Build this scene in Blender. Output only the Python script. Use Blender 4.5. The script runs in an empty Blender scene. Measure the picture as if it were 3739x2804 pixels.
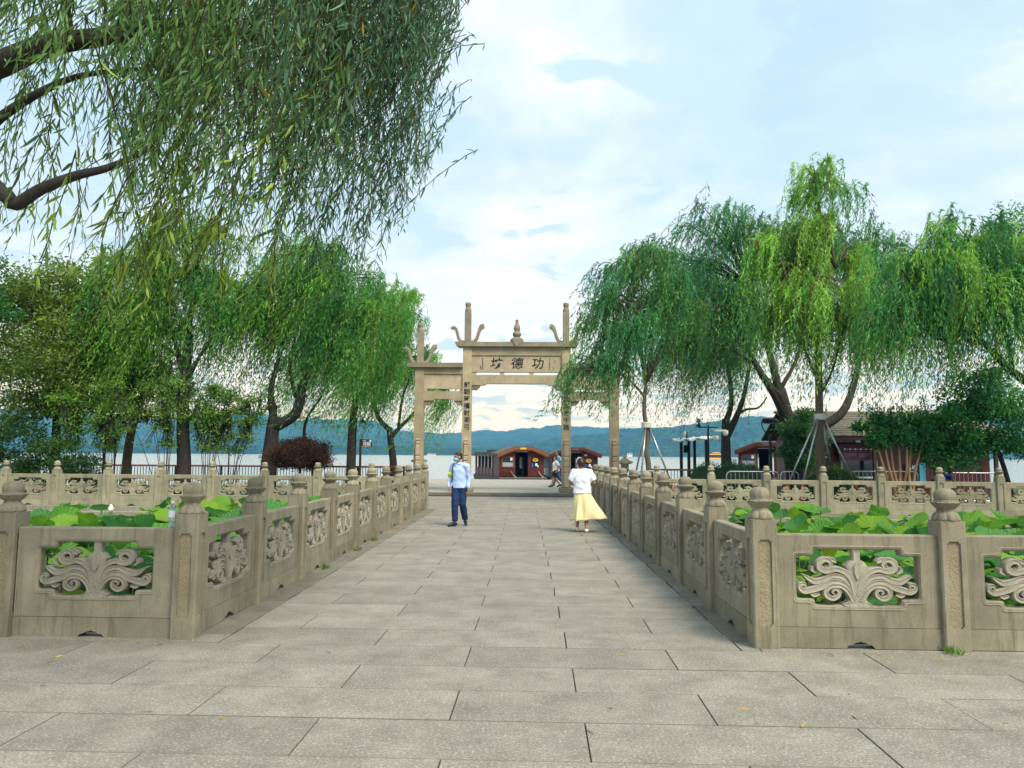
import bpy, bmesh, math, random
import numpy as np
from mathutils import Vector, Matrix
from mathutils.geometry import tessellate_polygon

random.seed(7); rng = np.random.default_rng(7)
R = math.radians
scene = bpy.context.scene
col = scene.collection

# ------------------------------------------------------------------ camera
F_PX, CX, CY, CAM_Z = 2750.0, 1869.5, 1402.0, 1.65
pitch = math.atan((1661 - CY) / F_PX); yaw = math.atan((1914 - CX) / F_PX); roll = R(.37)
fw = Vector((-math.sin(yaw) * math.cos(pitch), math.cos(yaw) * math.cos(pitch), math.sin(pitch)))
rt = Vector((math.cos(yaw), math.sin(yaw), 0)); up = rt.cross(fw)
rt2 = rt * math.cos(roll) + up * math.sin(roll); up2 = up * math.cos(roll) - rt * math.sin(roll)
cam_data = bpy.data.cameras.new("camera"); cam = bpy.data.objects.new("camera", cam_data); col.objects.link(cam)
cam.matrix_world = Matrix(((rt2.x, up2.x, -fw.x, 0), (rt2.y, up2.y, -fw.y, 0), (rt2.z, up2.z, -fw.z, CAM_Z), (0, 0, 0, 1)))
cam_data.sensor_width = 36; cam_data.lens = 36 * F_PX / 3739; cam_data.clip_start = .05; cam_data.clip_end = 30000
scene.camera = cam

def at(x, y, Y):                       # the point at depth Y seen at photo pixel (x, y): used to place things
    d = fw * F_PX + rt2 * (x - CX) - up2 * (y - CY)
    return Vector((0, 0, CAM_Z)) + d * (Y / d.y)

# ------------------------------------------------------------------ sky and sun
SUN_EL, SUN_AZ = R(52), R(142)         # azimuth from +Y towards +X
world = bpy.data.worlds.new("World"); scene.world = world; world.use_nodes = True
nt = world.node_tree; nt.nodes.clear()
def N(tree, t, **kw):
    n = tree.nodes.new(t)
    for k, v in kw.items():
        if k.startswith('i_'): n.inputs[int(k[2:])].default_value = v
        else: setattr(n, k, v)
    return n
out = N(nt, 'ShaderNodeOutputWorld'); bg = N(nt, 'ShaderNodeBackground'); bg.inputs[1].default_value = .09
sky = N(nt, 'ShaderNodeTexSky', sky_type='NISHITA', sun_disc=False)
sky.sun_elevation = SUN_EL; sky.sun_rotation = SUN_AZ; sky.air_density = 1.0; sky.dust_density = 1.5; sky.ozone_density = 1.5
geo = N(nt, 'ShaderNodeTexCoord')
sep = N(nt, 'ShaderNodeSeparateXYZ'); nt.links.new(geo.outputs['Generated'], sep.inputs[0])
mx = N(nt, 'ShaderNodeMath', operation='MAXIMUM'); nt.links.new(sep.outputs[2], mx.inputs[0]); mx.inputs[1].default_value = 0
ad = N(nt, 'ShaderNodeMath', operation='ADD'); nt.links.new(mx.outputs[0], ad.inputs[0]); ad.inputs[1].default_value = .16
dv = N(nt, 'ShaderNodeVectorMath', operation='DIVIDE'); nt.links.new(geo.outputs['Generated'], dv.inputs[0])
cmb = N(nt, 'ShaderNodeCombineXYZ')
for i in range(3): nt.links.new(ad.outputs[0], cmb.inputs[i])
nt.links.new(cmb.outputs[0], dv.inputs[1])
def cloud_layer(scale, detail, lo, hi, off, dist=0.3, rough=.6):
    mp = N(nt, 'ShaderNodeMapping'); mp.inputs[1].default_value = off; nt.links.new(dv.outputs[0], mp.inputs[0])
    mp.inputs[3].default_value = (1, 1, .35)
    no = N(nt, 'ShaderNodeTexNoise'); no.inputs['Scale'].default_value = scale; no.inputs['Detail'].default_value = detail
    no.inputs['Roughness'].default_value = rough; no.inputs['Distortion'].default_value = dist
    nt.links.new(mp.outputs[0], no.inputs['Vector'])
    mr = N(nt, 'ShaderNodeMapRange', interpolation_type='SMOOTHSTEP'); mr.inputs[1].default_value = lo; mr.inputs[2].default_value = hi
    nt.links.new(no.outputs[0], mr.inputs[0]); return mr.outputs[0]
def mixc(tree, fac, a, b):
    m = N(tree, 'ShaderNodeMix', data_type='RGBA')
    for s, v in ((m.inputs[0], fac), (m.inputs[6], a), (m.inputs[7], b)):
        if hasattr(v, 'links'): tree.links.new(v, s)
        else: s.default_value = v
    return m.outputs[2]
veil = cloud_layer(1.1, 6, .34, .78, (3.1, 1.7, 0), .2)          # thin bright veil
puff = cloud_layer(4.2, 5, .53, .61, (2.4, 7.3, 1.6), .5, .5)       # grey-blue cloud bellies
hz = N(nt, 'ShaderNodeMapRange', interpolation_type='SMOOTHSTEP'); hz.inputs[1].default_value = .34; hz.inputs[2].default_value = .02
nt.links.new(sep.outputs[2], hz.inputs[0])                       # the veil thickens with the longer path near the horizon
vmax = N(nt, 'ShaderNodeMath', operation='MAXIMUM'); nt.links.new(veil, vmax.inputs[0])
hz2 = N(nt, 'ShaderNodeMath', operation='MULTIPLY'); nt.links.new(hz.outputs[0], hz2.inputs[0]); hz2.inputs[1].default_value = .78
nt.links.new(hz2.outputs[0], vmax.inputs[1])
c1 = mixc(nt, .7, sky.outputs[0], (5.0, 6.9, 8.5, 1))
c2 = mixc(nt, vmax.outputs[0], c1, (8.0, 8.35, 8.6, 1))
c2 = mixc(nt, hz2.outputs[0], c2, (7.2, 8.2, 9.7, 1))
pl = N(nt, 'ShaderNodeMath', operation='MULTIPLY'); nt.links.new(puff, pl.inputs[0]); pl.inputs[1].default_value = .95
c3 = mixc(nt, pl.outputs[0], c2, (4.4, 5.9, 7.4, 1))
nt.links.new(c3, bg.inputs[0]); nt.links.new(bg.outputs[0], out.inputs[0])

sun_d = bpy.data.lights.new("sun", 'SUN'); sun = bpy.data.objects.new("sun", sun_d); col.objects.link(sun)
sun_d.energy = 2.7; sun_d.angle = R(24); sun_d.color = (1, .96, .86)
sv = Vector((math.sin(SUN_AZ) * math.cos(SUN_EL), math.cos(SUN_AZ) * math.cos(SUN_EL), math.sin(SUN_EL)))
sun.rotation_euler = sv.to_track_quat('Z', 'Y').to_euler()

scene.view_settings.view_transform = 'Standard'; scene.view_settings.look = 'None'
scene.view_settings.exposure = .76; scene.view_settings.gamma = 1; scene.view_settings.use_curve_mapping = False
scene.cycles.use_denoising = True; scene.cycles.max_bounces = 8; scene.cycles.transparent_max_bounces = 8
scene.cycles.volume_bounces = 0; scene.cycles.diffuse_bounces = 3

# ------------------------------------------------------------------ materials
def new_mat(name):
    m = bpy.data.materials.new(name); m.use_nodes = True; m.node_tree.nodes.clear()
    o = N(m.node_tree, 'ShaderNodeOutputMaterial'); return m, m.node_tree, o
def bump(t, h, strength, dist=.01, normal=None):
    b = N(t, 'ShaderNodeBump'); b.inputs['Strength'].default_value = strength; b.inputs['Distance'].default_value = dist
    t.links.new(h, b.inputs['Height'])
    if normal: t.links.new(normal, b.inputs['Normal'])
    return b.outputs[0]
def noise(t, scale, detail=4, rough=.6, vec=None, mapscale=None):
    n = N(t, 'ShaderNodeTexNoise'); n.inputs['Scale'].default_value = scale; n.inputs['Detail'].default_value = detail; n.inputs['Roughness'].default_value = rough
    if vec is None:
        vec = N(t, 'ShaderNodeTexCoord').outputs['Object']
    if mapscale:
        mp = N(t, 'ShaderNodeMapping'); mp.inputs[3].default_value = mapscale; t.links.new(vec, mp.inputs[0]); vec = mp.outputs[0]
    t.links.new(vec, n.inputs['Vector']); return n.outputs[0]
def ramp(t, v, lo, hi, a=0., b=1.):
    r = N(t, 'ShaderNodeMapRange'); t.links.new(v, r.inputs[0])
    for i, x in enumerate((lo, hi, a, b)): r.inputs[i + 1].default_value = x
    return r.outputs[0]
def c4(c): return (c[0], c[1], c[2], 1)
def mul(c, f): return tuple(x * f for x in c)
def world_vec(t):
    g = N(t, 'ShaderNodeNewGeometry'); return g.outputs['Position']
def stone(name, base, speck=.35, var=.25, stain=.35, bumpf=.3, rough=.85, rnd=.12, bscale=90, streak=True, speck_scale=160):
    m, t, o = new_mat(name); p = N(t, 'ShaderNodeBsdfPrincipled'); p.inputs['Roughness'].default_value = rough
    p.inputs['Specular IOR Level'].default_value = .25
    w = world_vec(t)
    n1 = noise(t, 2.3, 5, .65, w); n2 = noise(t, speck_scale, 2, .8, w)
    a = mixc(t, ramp(t, n1, .3, .7), c4(mul(base, 1 - var)), c4(mul(base, 1 + var * .7)))
    a = mixc(t, ramp(t, n2, .35, .7, 0, speck), a, c4(mul(base, .35)))
    a = mixc(t, ramp(t, noise(t, speck_scale * .7, 1, .5, w), .55, .75, 0, speck * .7), a, c4(tuple(min(.75, x * 1.7) for x in base)))
    if stain:
        ms = (3.5, 3.5, .55) if streak else (1.2, 1.2, 1.2)
        s = ramp(t, noise(t, 2.2, 6, .7, w, ms), .52, .72, 0, stain)
        a = mixc(t, s, a, c4((base[0] * .38, base[1] * .40, base[2] * .34)))
        if streak: a = mixc(t, ramp(t, noise(t, 2.0, 5, .65, w, (11, 11, .45)), .56, .72, 0, stain*.7), a, c4((base[0] * .30, base[1] * .31, base[2] * .27)))
    oi = N(t, 'ShaderNodeObjectInfo'); hs = N(t, 'ShaderNodeHueSaturation')
    t.links.new(ramp(t, oi.outputs['Random'], 0, 1, 1 - rnd, 1 + rnd), hs.inputs['Value']); t.links.new(a, hs.inputs['Color'])
    t.links.new(hs.outputs[0], p.inputs['Base Color'])
    t.links.new(bump(t, noise(t, bscale, 3, .7, w), bumpf, .012), p.inputs['Normal'])
    t.links.new(p.outputs[0], o.inputs[0]); return m
def plain(name, c, rough=.6, metal=0., var=.15, scale=25, bumpf=.0, spec=.4, grain=None, rnd=0.):
    m, t, o = new_mat(name); p = N(t, 'ShaderNodeBsdfPrincipled'); p.inputs['Roughness'].default_value = rough; p.inputs['Metallic'].default_value = metal
    p.inputs['Specular IOR Level'].default_value = spec
    n = noise(t, scale, 4, .65, None, grain)
    a = mixc(t, ramp(t, n, .3, .7), c4(mul(c, 1 - var)), c4(mul(c, 1 + var)))
    if rnd:
        oi = N(t, 'ShaderNodeObjectInfo'); hs = N(t, 'ShaderNodeHueSaturation')
        t.links.new(ramp(t, oi.outputs['Random'], 0, 1, 1 - rnd, 1 + rnd), hs.inputs['Value']); t.links.new(a, hs.inputs['Color']); a = hs.outputs[0]
    t.links.new(a, p.inputs['Base Color'])
    if bumpf: t.links.new(bump(t, n, bumpf, .01), p.inputs['Normal'])
    t.links.new(p.outputs[0], o.inputs[0]); return m
def leafmat(name, rough=.45, trans=.4, spec=.35):
    m, t, o = new_mat(name)
    at_ = N(t, 'ShaderNodeAttribute', attribute_name='tint')
    p = N(t, 'ShaderNodeBsdfPrincipled'); p.inputs['Roughness'].default_value = rough; p.inputs['Specular IOR Level'].default_value = spec
    t.links.new(at_.outputs['Color'], p.inputs['Base Color'])
    tr = N(t, 'ShaderNodeBsdfTranslucent')
    hs = N(t, 'ShaderNodeHueSaturation'); hs.inputs['Hue'].default_value = .485; hs.inputs['Value'].default_value = 1.5
    t.links.new(at_.outputs['Color'], hs.inputs['Color']); t.links.new(hs.outputs[0], tr.inputs[0])
    mxs = N(t, 'ShaderNodeMixShader'); mxs.inputs[0].default_value = trans
    t.links.new(p.outputs[0], mxs.inputs[1]); t.links.new(tr.outputs[0], mxs.inputs[2]); t.links.new(mxs.outputs[0], o.inputs[0]); return m
def water(name, c, rough, scale, strength, stretch=(1, 1, 1), spec=.5):
    m, t, o = new_mat(name); p = N(t, 'ShaderNodeBsdfPrincipled'); p.inputs['Base Color'].default_value = c4(c)
    p.inputs['Roughness'].default_value = rough; p.inputs['IOR'].default_value = 1.33; p.inputs['Specular IOR Level'].default_value = spec
    w = world_vec(t)
    n1 = noise(t, scale, 5, .6, w, stretch)
    t.links.new(bump(t, n1, strength, .25), p.inputs['Normal']); t.links.new(p.outputs[0], o.inputs[0]); return m

M = {}
M['stone'] = stone('balustrade stone', (.295, .258, .176), stain=.8, rnd=.16, var=.3, bscale=110)
M['stone_rough'] = stone('pecked stone', (.32, .265, .165), bumpf=1.0, bscale=38, speck=.5)
M['stone_carve'] = stone('carved stone', (.325, .295, .222), stain=.4, speck=.25)
M['stone_far'] = stone('weathered pale stone', (.36, .325, .21), stain=.75, var=.3)
M['gate'] = stone('warm gate stone', (.45, .37, .235), stain=.2, speck=.3, bumpf=.15)
M['gate_panel'] = stone('pinkish gate stone', (.52, .415, .28), stain=.1, speck=.25, bumpf=.1)
M['gate_dark'] = stone('weathered gate stone', (.31, .265, .185), stain=.6, speck=.3)
M['slab'] = stone('granite slab', (.318, .292, .234), stain=.42, speck=.8, var=.32, bumpf=.45, rough=.7, rnd=.08, streak=False, bscale=90, speck_scale=75)
M['border'] = stone('granite border', (.21, .19, .145), stain=.5, streak=False, rnd=.1)
M['joint'] = plain('joint grit', (.17, .155, .12), .95, var=.3, scale=60)
M['quay'] = stone('quay granite', (.37, .345, .285), stain=.2, streak=False, speck=.3, rnd=.08)
M['wallstone'] = stone('pond wall stone', (.27, .26, .20), stain=.7)
M['soil'] = plain('planting bed', (.055, .075, .03), .95, var=.5, scale=3, bumpf=.6)
M['ink'] = plain('black ink', (.012, .012, .014), .5, var=.1)
M['bark'] = plain('dark bark', (.032, .027, .022), .9, var=.45, scale=14, bumpf=1.0, grain=(1, 1, .2))
M['bark_pale'] = plain('brown bark', (.13, .10, .065), .9, var=.35, scale=16, bumpf=1.0, grain=(1, 1, .2))
M['bark_tan'] = plain('smooth tan bark', (.42, .25, .11), .7, var=.25, scale=12, bumpf=.3, grain=(1, 1, .3))
M['leaf'] = leafmat('foliage'); M['leaf_dull'] = leafmat('dull foliage', .7, .3, .15)
M['lotus'] = leafmat('lotus leaf', .55, .35, .25)
t = M['lotus'].node_tree; tc_ = N(t, 'ShaderNodeTexCoord'); sp_ = N(t, 'ShaderNodeSeparateXYZ'); t.links.new(tc_.outputs['Object'], sp_.inputs[0])
an = N(t, 'ShaderNodeMath', operation='ARCTAN2'); t.links.new(sp_.outputs[1], an.inputs[0]); t.links.new(sp_.outputs[0], an.inputs[1])
m1 = N(t, 'ShaderNodeMath', operation='MULTIPLY'); t.links.new(an.outputs[0], m1.inputs[0]); m1.inputs[1].default_value = 20
sn = N(t, 'ShaderNodeMath', operation='SINE'); t.links.new(m1.outputs[0], sn.inputs[0])
at__ = [n_ for n_ in t.nodes if n_.type == 'ATTRIBUTE'][0]; pb = [n_ for n_ in t.nodes if n_.type == 'BSDF_PRINCIPLED'][0]
vn = mixc(t, ramp(t, sn.outputs[0], .75, 1., 0, .45), at__.outputs['Color'], (.30, .42, .12, 1))
vn = mixc(t, ramp(t, noise(t, 9, 4, .7), .58, .74, 0, .7), vn, (.20, .17, .04, 1)); t.links.new(vn, pb.inputs['Base Color'])
t.links.new(bump(t, sn.outputs[0], .5, .006), pb.inputs['Normal'])
M['twig'] = plain('twig', (.10, .10, .04), .8)
M['lake'] = water('lake water', (.25, .295, .275), .14, .9, .45, (1, .5, 1), .5)
M['pond'] = water('pond water', (.02, .03, .015), .06, 2, .12)
M['wood'] = plain('red lacquered wood', (.095, .020, .015), .45, var=.4, scale=9, bumpf=.15, grain=(8, 8, .5))
M['wood_warm'] = plain('varnished brown wood', (.22, .075, .032), .45, var=.35, scale=9, grain=(.6, 8, 8))
M['wood_grey'] = plain('grey weathered wood', (.10, .085, .075), .8, var=.35, scale=9, grain=(.5, 8, 8))
M['wood_dark'] = plain('dark wood', (.045, .017, .014), .6, var=.4, scale=9)
M['dark_in'] = plain('dark interior', (.012, .016, .024), .6)
M['cloth_pale'] = plain('pale curtain', (.48, .53, .50), .9, grain=(12, 12, .3), scale=6, var=.2)
M['glass'] = plain('dark glass', (.02, .03, .04), .06, spec=.6)
M['glass_pale'] = plain('grey blind', (.30, .33, .38), .4)
M['gold'] = plain('yellow plate', (.72, .42, .03), .45, var=.08)
M['white'] = plain('white paint', (.75, .76, .76), .5, var=.08)
M['paper'] = plain('paper', (.72, .75, .78), .7, var=.05)
M['blue'] = plain('blue plastic', (.03, .12, .45), .45)
M['navy'] = plain('navy bin plastic', (.02, .04, .10), .4)
M['steel'] = plain('galvanised steel', (.42, .44, .45), .35, .8, var=.15)
M['black'] = plain('black metal', (.012, .014, .016), .4, .3)
M['redrail'] = plain('red rail', (.20, .04, .03), .4)
M['redtip'] = plain('red paint', (.62, .05, .02), .5)
M['tile'] = plain('grey brown roof tile', (.26, .22, .16), .8, var=.3, scale=20, bumpf=.3, rnd=.18)
M['brown_sign'] = plain('dark brown sign', (.035, .018, .014), .5)
M['burgundy'] = plain('burgundy board', (.10, .018, .025), .55)
M['skin'] = plain('skin', (.40, .20, .12), .55, var=.1, scale=12)
M['hair'] = plain('black hair', (.012, .009, .008), .5, var=.3, scale=60)
M['hair_brown'] = plain('dark brown hair', (.045, .016, .010), .5, var=.4, scale=60)
M['shirt_blue'] = plain('pale blue shirt', (.44, .56, .83), .8, var=.1, scale=6)
M['trouser'] = plain('navy trousers', (.008, .028, .085), .85, var=.25, scale=8)
M['shoe'] = plain('dark leather', (.012, .016, .025), .4)
M['tee'] = plain('white cotton', (.74, .76, .78), .85, var=.04, scale=6)
M['skirt'] = plain('pale yellow cloth', (.76, .66, .36), .85, var=.10, scale=5)
M['mask'] = plain('light blue mask', (.12, .48, .62), .8, var=.08)
M['lime'] = plain('lime armband', (.62, .85, .02), .6, var=.05)
M['shortsblack'] = plain('black shorts', (.01, .011, .016), .85)
M['denim'] = plain('blue denim', (.03, .10, .25), .85, var=.25)
M['skyshirt'] = plain('light blue shirt', (.22, .48, .68), .8)
M['workblue'] = plain('royal blue shirt', (.01, .035, .42), .8)
M['fallen'] = plain('dry leaf', (.42, .26, .05), .8, rnd=.5)
M['petal'] = plain('white petal', (.75, .70, .62), .6)
M['yellowroof'] = plain('gilded roof', (.72, .42, .04), .5)
M['rope'] = plain('rope', (.60, .58, .52), .9)
m, t, o = new_mat('clear plastic'); p = N(t, 'ShaderNodeBsdfPrincipled'); p.inputs['Base Color'].default_value = (.86, .93, .95, 1)
p.inputs['Roughness'].default_value = .08; p.inputs['Transmission Weight'].default_value = .85; p.inputs['IOR'].default_value = 1.25
t.links.new(p.outputs[0], o.inputs[0]); M['clear'] = m
# wooded hills
m, t, o = new_mat('wooded hillside'); p = N(t, 'ShaderNodeBsdfPrincipled'); p.inputs['Roughness'].default_value = .95; p.inputs['Specular IOR Level'].default_value = .1
w = world_vec(t)
a = mixc(t, ramp(t, noise(t, .012, 5, .7, w), .35, .65), (.016, .060, .024, 1), (.075, .15, .035, 1))
a = mixc(t, ramp(t, noise(t, .045, 4, .75, w), .42, .58, 0, .85), a, (.008, .028, .018, 1))
t.links.new(a, p.inputs['Base Color']); t.links.new(bump(t, noise(t, .05, 4, .75, w), 1.0, 30), p.inputs['Normal']); t.links.new(p.outputs[0], o.inputs[0]); M['hill'] = m

# ------------------------------------------------------------------ mesh helpers
class MB:
    def __init__(s): s.v = []; s.f = []; s.m = []
    def add(s, vs, fs, mi=0, T=None):
        b = len(s.v)
        if T is not None: vs = [T @ Vector(v) for v in vs]
        s.v += [tuple(v) for v in vs]; s.f += [tuple(i + b for i in f) for f in fs]; s.m += [mi] * len(fs); return s
    def box(s, x0, x1, y0, y1, z0, z1, mi=0, T=None, ch=0.):
        if ch:
            e = [(x0, x1, y0, y1, z0 + ch, z1 - ch), (x0 + ch, x1 - ch, y0 + ch, y1 - ch, z0, z1)]
            vs = [(x, y, z) for z in (z0 + ch, z1 - ch) for x, y in ((x0, y0), (x1, y0), (x1, y1), (x0, y1))]
            vs = [(x0+ch, y0+ch, z0), (x1-ch, y0+ch, z0), (x1-ch, y1-ch, z0), (x0+ch, y1-ch, z0)] + vs + [(x0+ch, y0+ch, z1), (x1-ch, y0+ch, z1), (x1-ch, y1-ch, z1), (x0+ch, y1-ch, z1)]
            fs = [(3, 2, 1, 0), (12, 13, 14, 15)]
            for k in range(3):
                for i in range(4): j = (i + 1) % 4; fs.append((k*4+i, k*4+j, k*4+4+j, k*4+4+i))
            return s.add(vs, fs, mi, T)
        vs = [(x, y, z) for z in (z0, z1) for x, y in ((x0, y0), (x1, y0), (x1, y1), (x0, y1))]
        return s.add(vs, [(3, 2, 1, 0), (4, 5, 6, 7), (0, 1, 5, 4), (1, 2, 6, 5), (2, 3, 7, 6), (3, 0, 4, 7)], mi, T)
    def tube(s, path, radii, n=8, mi=0, cap=True, T=None, flat=None):
        P = [Vector(p) for p in path]; K = len(P); vs = []
        ref = None
        for i, p in enumerate(P):
            d = (P[min(i+1, K-1)] - P[max(i-1, 0)])
            d = d.normalized() if d.length > 1e-9 else Vector((0, 0, 1))
            if ref is None: ref = Vector((1, 0, 0)) if abs(d.x) < .8 else Vector((0, 1, 0))
            a = (ref - d * ref.dot(d)).normalized(); b = d.cross(a); ref = a
            r = radii[i] if hasattr(radii, '__len__') else radii
            rx, ry = r if hasattr(r, '__len__') else (r, r)
            for k in range(n):
                q = 2 * math.pi * k / n; vs.append(p + a * math.cos(q) * rx + b * math.sin(q) * ry)
        fs = [(i*n+k, i*n+(k+1) % n, (i+1)*n+(k+1) % n, (i+1)*n+k) for i in range(K-1) for k in range(n)]
        if cap: fs += [tuple(reversed(range(n))), tuple(range((K-1)*n, K*n))]
        return s.add(vs, fs, mi, T)
    def lathe(s, prof, n=16, mi=0, T=None, mod=None):
        vs = []
        for i, (r, z) in enumerate(prof):
            for k in range(n):
                q = 2 * math.pi * k / n; rr, zz = (r, z) if mod is None else mod(i, r, z, q)
                vs.append((rr * math.cos(q), rr * math.sin(q), zz))
        K = len(prof)
        fs = [(i*n+k, i*n+(k+1) % n, (i+1)*n+(k+1) % n, (i+1)*n+k) for i in range(K-1) for k in range(n)]
        fs += [tuple(reversed(range(n))), tuple(range((K-1)*n, K*n))]
        return s.add(vs, fs, mi, T)
    def prism(s, poly, y0, y1, mi=0, T=None):       # polygon in x,z extruded along y
        n = len(poly); vs = [(x, y0, z) for x, z in poly] + [(x, y1, z) for x, z in poly]
        tri = tessellate_polygon([[Vector((x, z, 0)) for x, z in poly]])
        fs = [tuple(t_) for t_ in tri] + [tuple(n + i for i in reversed(t_)) for t_ in tri] + [(i, (i+1) % n, n+(i+1) % n, n+i) for i in range(n)]
        return s.add(vs, fs, mi, T)
    def ball(s, c, r, mi=0, nu=12, nv=8, T=None):
        rx, ry, rz = r if hasattr(r, '__len__') else (r, r, r); vs = [(c[0], c[1], c[2] - rz)]
        for i in range(1, nv):
            a = -math.pi/2 + math.pi * i / nv
            for k in range(nu): q = 2*math.pi*k/nu; vs.append((c[0]+rx*math.cos(a)*math.cos(q), c[1]+ry*math.cos(a)*math.sin(q), c[2]+rz*math.sin(a)))
        vs.append((c[0], c[1], c[2] + rz)); fs = []
        for k in range(nu):
            fs.append((0, 1+(k+1) % nu, 1+k)); fs.append((len(vs)-1, 1+(nv-2)*nu+k, 1+(nv-2)*nu+(k+1) % nu))
            for i in range(nv-2): fs.append((1+i*nu+k, 1+i*nu+(k+1) % nu, 1+(i+1)*nu+(k+1) % nu, 1+(i+1)*nu+k))
        return s.add(vs, fs, mi, T)
    def ribbon(s, path, hw, d0, d1, mi=0, chf=.3):   # tapered band in the x,z plane, rounded front and back, depth along y
        P = smooth_path(path); W = smooth_vals(hw, len(path), len(P)); K = len(P); vs = []
        pr = [(-1, d0 + .012), (-.72, d0), (0, d0 + .007), (.72, d0), (1, d0 + .012), (1, d1 - .012), (.72, d1), (0, d1 - .007), (-.72, d1), (-1, d1 - .012)]
        n = len(pr)
        for i, p in enumerate(P):
            a = P[max(i-1, 0)]; b = P[min(i+1, K-1)]; dx, dz = b[0]-a[0], b[1]-a[1]; L = math.hypot(dx, dz) or 1
            nx, nz = -dz/L, dx/L
            for u, y in pr: vs.append((p[0]+nx*u*W[i], y, p[1]+nz*u*W[i]))
        fs = [(i*n+k, i*n+(k+1) % n, (i+1)*n+(k+1) % n, (i+1)*n+k) for i in range(K-1) for k in range(n)]
        fs += [tuple(reversed(range(n))), tuple(range((K-1)*n, K*n))]
        return s.add(vs, fs, mi)
    def mesh(s, name, mats, smooth=False):
        me = bpy.data.meshes.new(name); me.from_pydata(s.v, [], s.f)
        for m_ in mats: me.materials.append(m_)
        if len(mats) > 1: me.polygons.foreach_set('material_index', s.m)
        bm = bmesh.new(); bm.from_mesh(me); bmesh.ops.recalc_face_normals(bm, faces=bm.faces); bm.to_mesh(me); bm.free()
        if smooth: me.shade_smooth() if smooth is True else smooth_angle(me, smooth)
        return me
    def build(s, name, mats, parent=None, smooth=False):
        if not isinstance(mats, (list, tuple)): mats = [mats]
        return link(name, s.mesh(name, mats, smooth), parent)
def smooth_angle(me, deg):
    me.shade_smooth()
    bm = bmesh.new(); bm.from_mesh(me); lim = R(deg)
    for e in bm.edges:
        if len(e.link_faces) == 2 and e.calc_face_angle(0) > lim: e.smooth = False
    bm.to_mesh(me); bm.free()
def smooth_path(P, k=4):
    if len(P) < 3: return [P[0] if False else tuple(P[0])] + [tuple(np.array(P[0])*(1-t_)+np.array(P[1])*t_) for t_ in (.5, 1.)]
    A = np.array(P, float); o_ = []
    for i in range(len(A)-1):
        p0, p1, p2, p3 = A[max(i-1, 0)], A[i], A[i+1], A[min(i+2, len(A)-1)]
        for j in range(k):
            t_ = j/k; o_.append(.5*((2*p1)+(-p0+p2)*t_+(2*p0-5*p1+4*p2-p3)*t_**2+(-p0+3*p1-3*p2+p3)*t_**3))
    o_.append(A[-1]); return [tuple(x) for x in o_]
def smooth_vals(v, n0, n1):
    return list(np.interp(np.linspace(0, n0-1, n1), range(n0), v))
def link(name, data, parent=None):
    ob = bpy.data.objects.new(name, data); col.objects.link(ob)
    if parent is not None: ob.parent = parent
    return ob
def tag(ob, label=None, cat=None, group=None, kind=None):
    for k, v in (('label', label), ('category', cat), ('group', group), ('kind', kind)):
        if v: ob[k] = v
    return ob
def thing(name, label, cat, loc=(0, 0, 0), rz=0, group=None):
    ob = bpy.data.objects.new(name, None); col.objects.link(ob); ob.empty_display_size = .2
    ob.location = loc; ob.rotation_euler = (0, 0, rz); return tag(ob, label, cat, group)
def struct(ob): ob['kind'] = 'structure'; return ob
def text_mesh(s, size, mat, extrude=.002, offset=.0, shear=0., align='CENTER'):
    cu = bpy.data.curves.new('lettering', 'FONT'); cu.body = s; cu.size = size; cu.extrude = extrude; cu.offset = offset; cu.shear = shear
    cu.align_x = align; cu.align_y = 'CENTER'; cu.resolution_u = 3
    tmp = bpy.data.objects.new('tmp', cu); col.objects.link(tmp)
    dg = bpy.context.evaluated_depsgraph_get(); me = bpy.data.meshes.new_from_object(tmp.evaluated_get(dg)); me.name = 'lettering'
    bpy.data.objects.remove(tmp); bpy.data.curves.remove(cu); me.materials.clear(); me.materials.append(mat); return me
def letter(name, s, size, mat, loc, parent, rot=(R(90), 0, 0), offset=.0, shear=0., sx=1.):
    ob = link(name, text_mesh(s, size, mat, offset=offset, shear=shear), parent); ob.location = loc; ob.rotation_euler = rot; ob.scale = (sx, 1, 1); return ob

# fast foliage: every leaf a kite (4 vertices) or a bent blade (6 vertices)
def np_mesh(name, V, faces4=None, faces3=None, mats=(), mi4=None, mi3=None, tint=None, smooth=False):
    me = bpy.data.meshes.new(name); n4 = 0 if faces4 is None else len(faces4); n3 = 0 if faces3 is None else len(faces3)
    me.vertices.add(len(V)); me.vertices.foreach_set('co', np.asarray(V, np.float32).ravel())
    li = np.concatenate([x.ravel() for x in (faces4, faces3) if x is not None and len(x)]).astype(np.int32)
    me.loops.add(len(li)); me.loops.foreach_set('vertex_index', li)
    tot = np.concatenate([np.full(n4, 4), np.full(n3, 3)]).astype(np.int32); start = np.concatenate([[0], np.cumsum(tot)[:-1]]).astype(np.int32)
    me.polygons.add(n4 + n3); me.polygons.foreach_set('loop_start', start); me.polygons.foreach_set('loop_total', tot)
    for m_ in mats: me.materials.append(m_)
    if mi4 is not None or mi3 is not None:
        a = np.zeros(n4, int) if mi4 is None else mi4; b = np.zeros(n3, int) if mi3 is None else mi3
        me.polygons.foreach_set('material_index', np.concatenate([a, b]).astype(np.int32))
    me.update(calc_edges=True)
    if tint is not None:
        ca = me.color_attributes.new('tint', 'FLOAT_COLOR', 'POINT')
        ca.data.foreach_set('color', np.concatenate([tint, np.ones((len(tint), 1))], 1).astype(np.float32).ravel())
    if smooth: me.shade_smooth()
    return me
def unit(a): return a / np.maximum(np.linalg.norm(a, axis=-1, keepdims=True), 1e-9)
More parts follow.
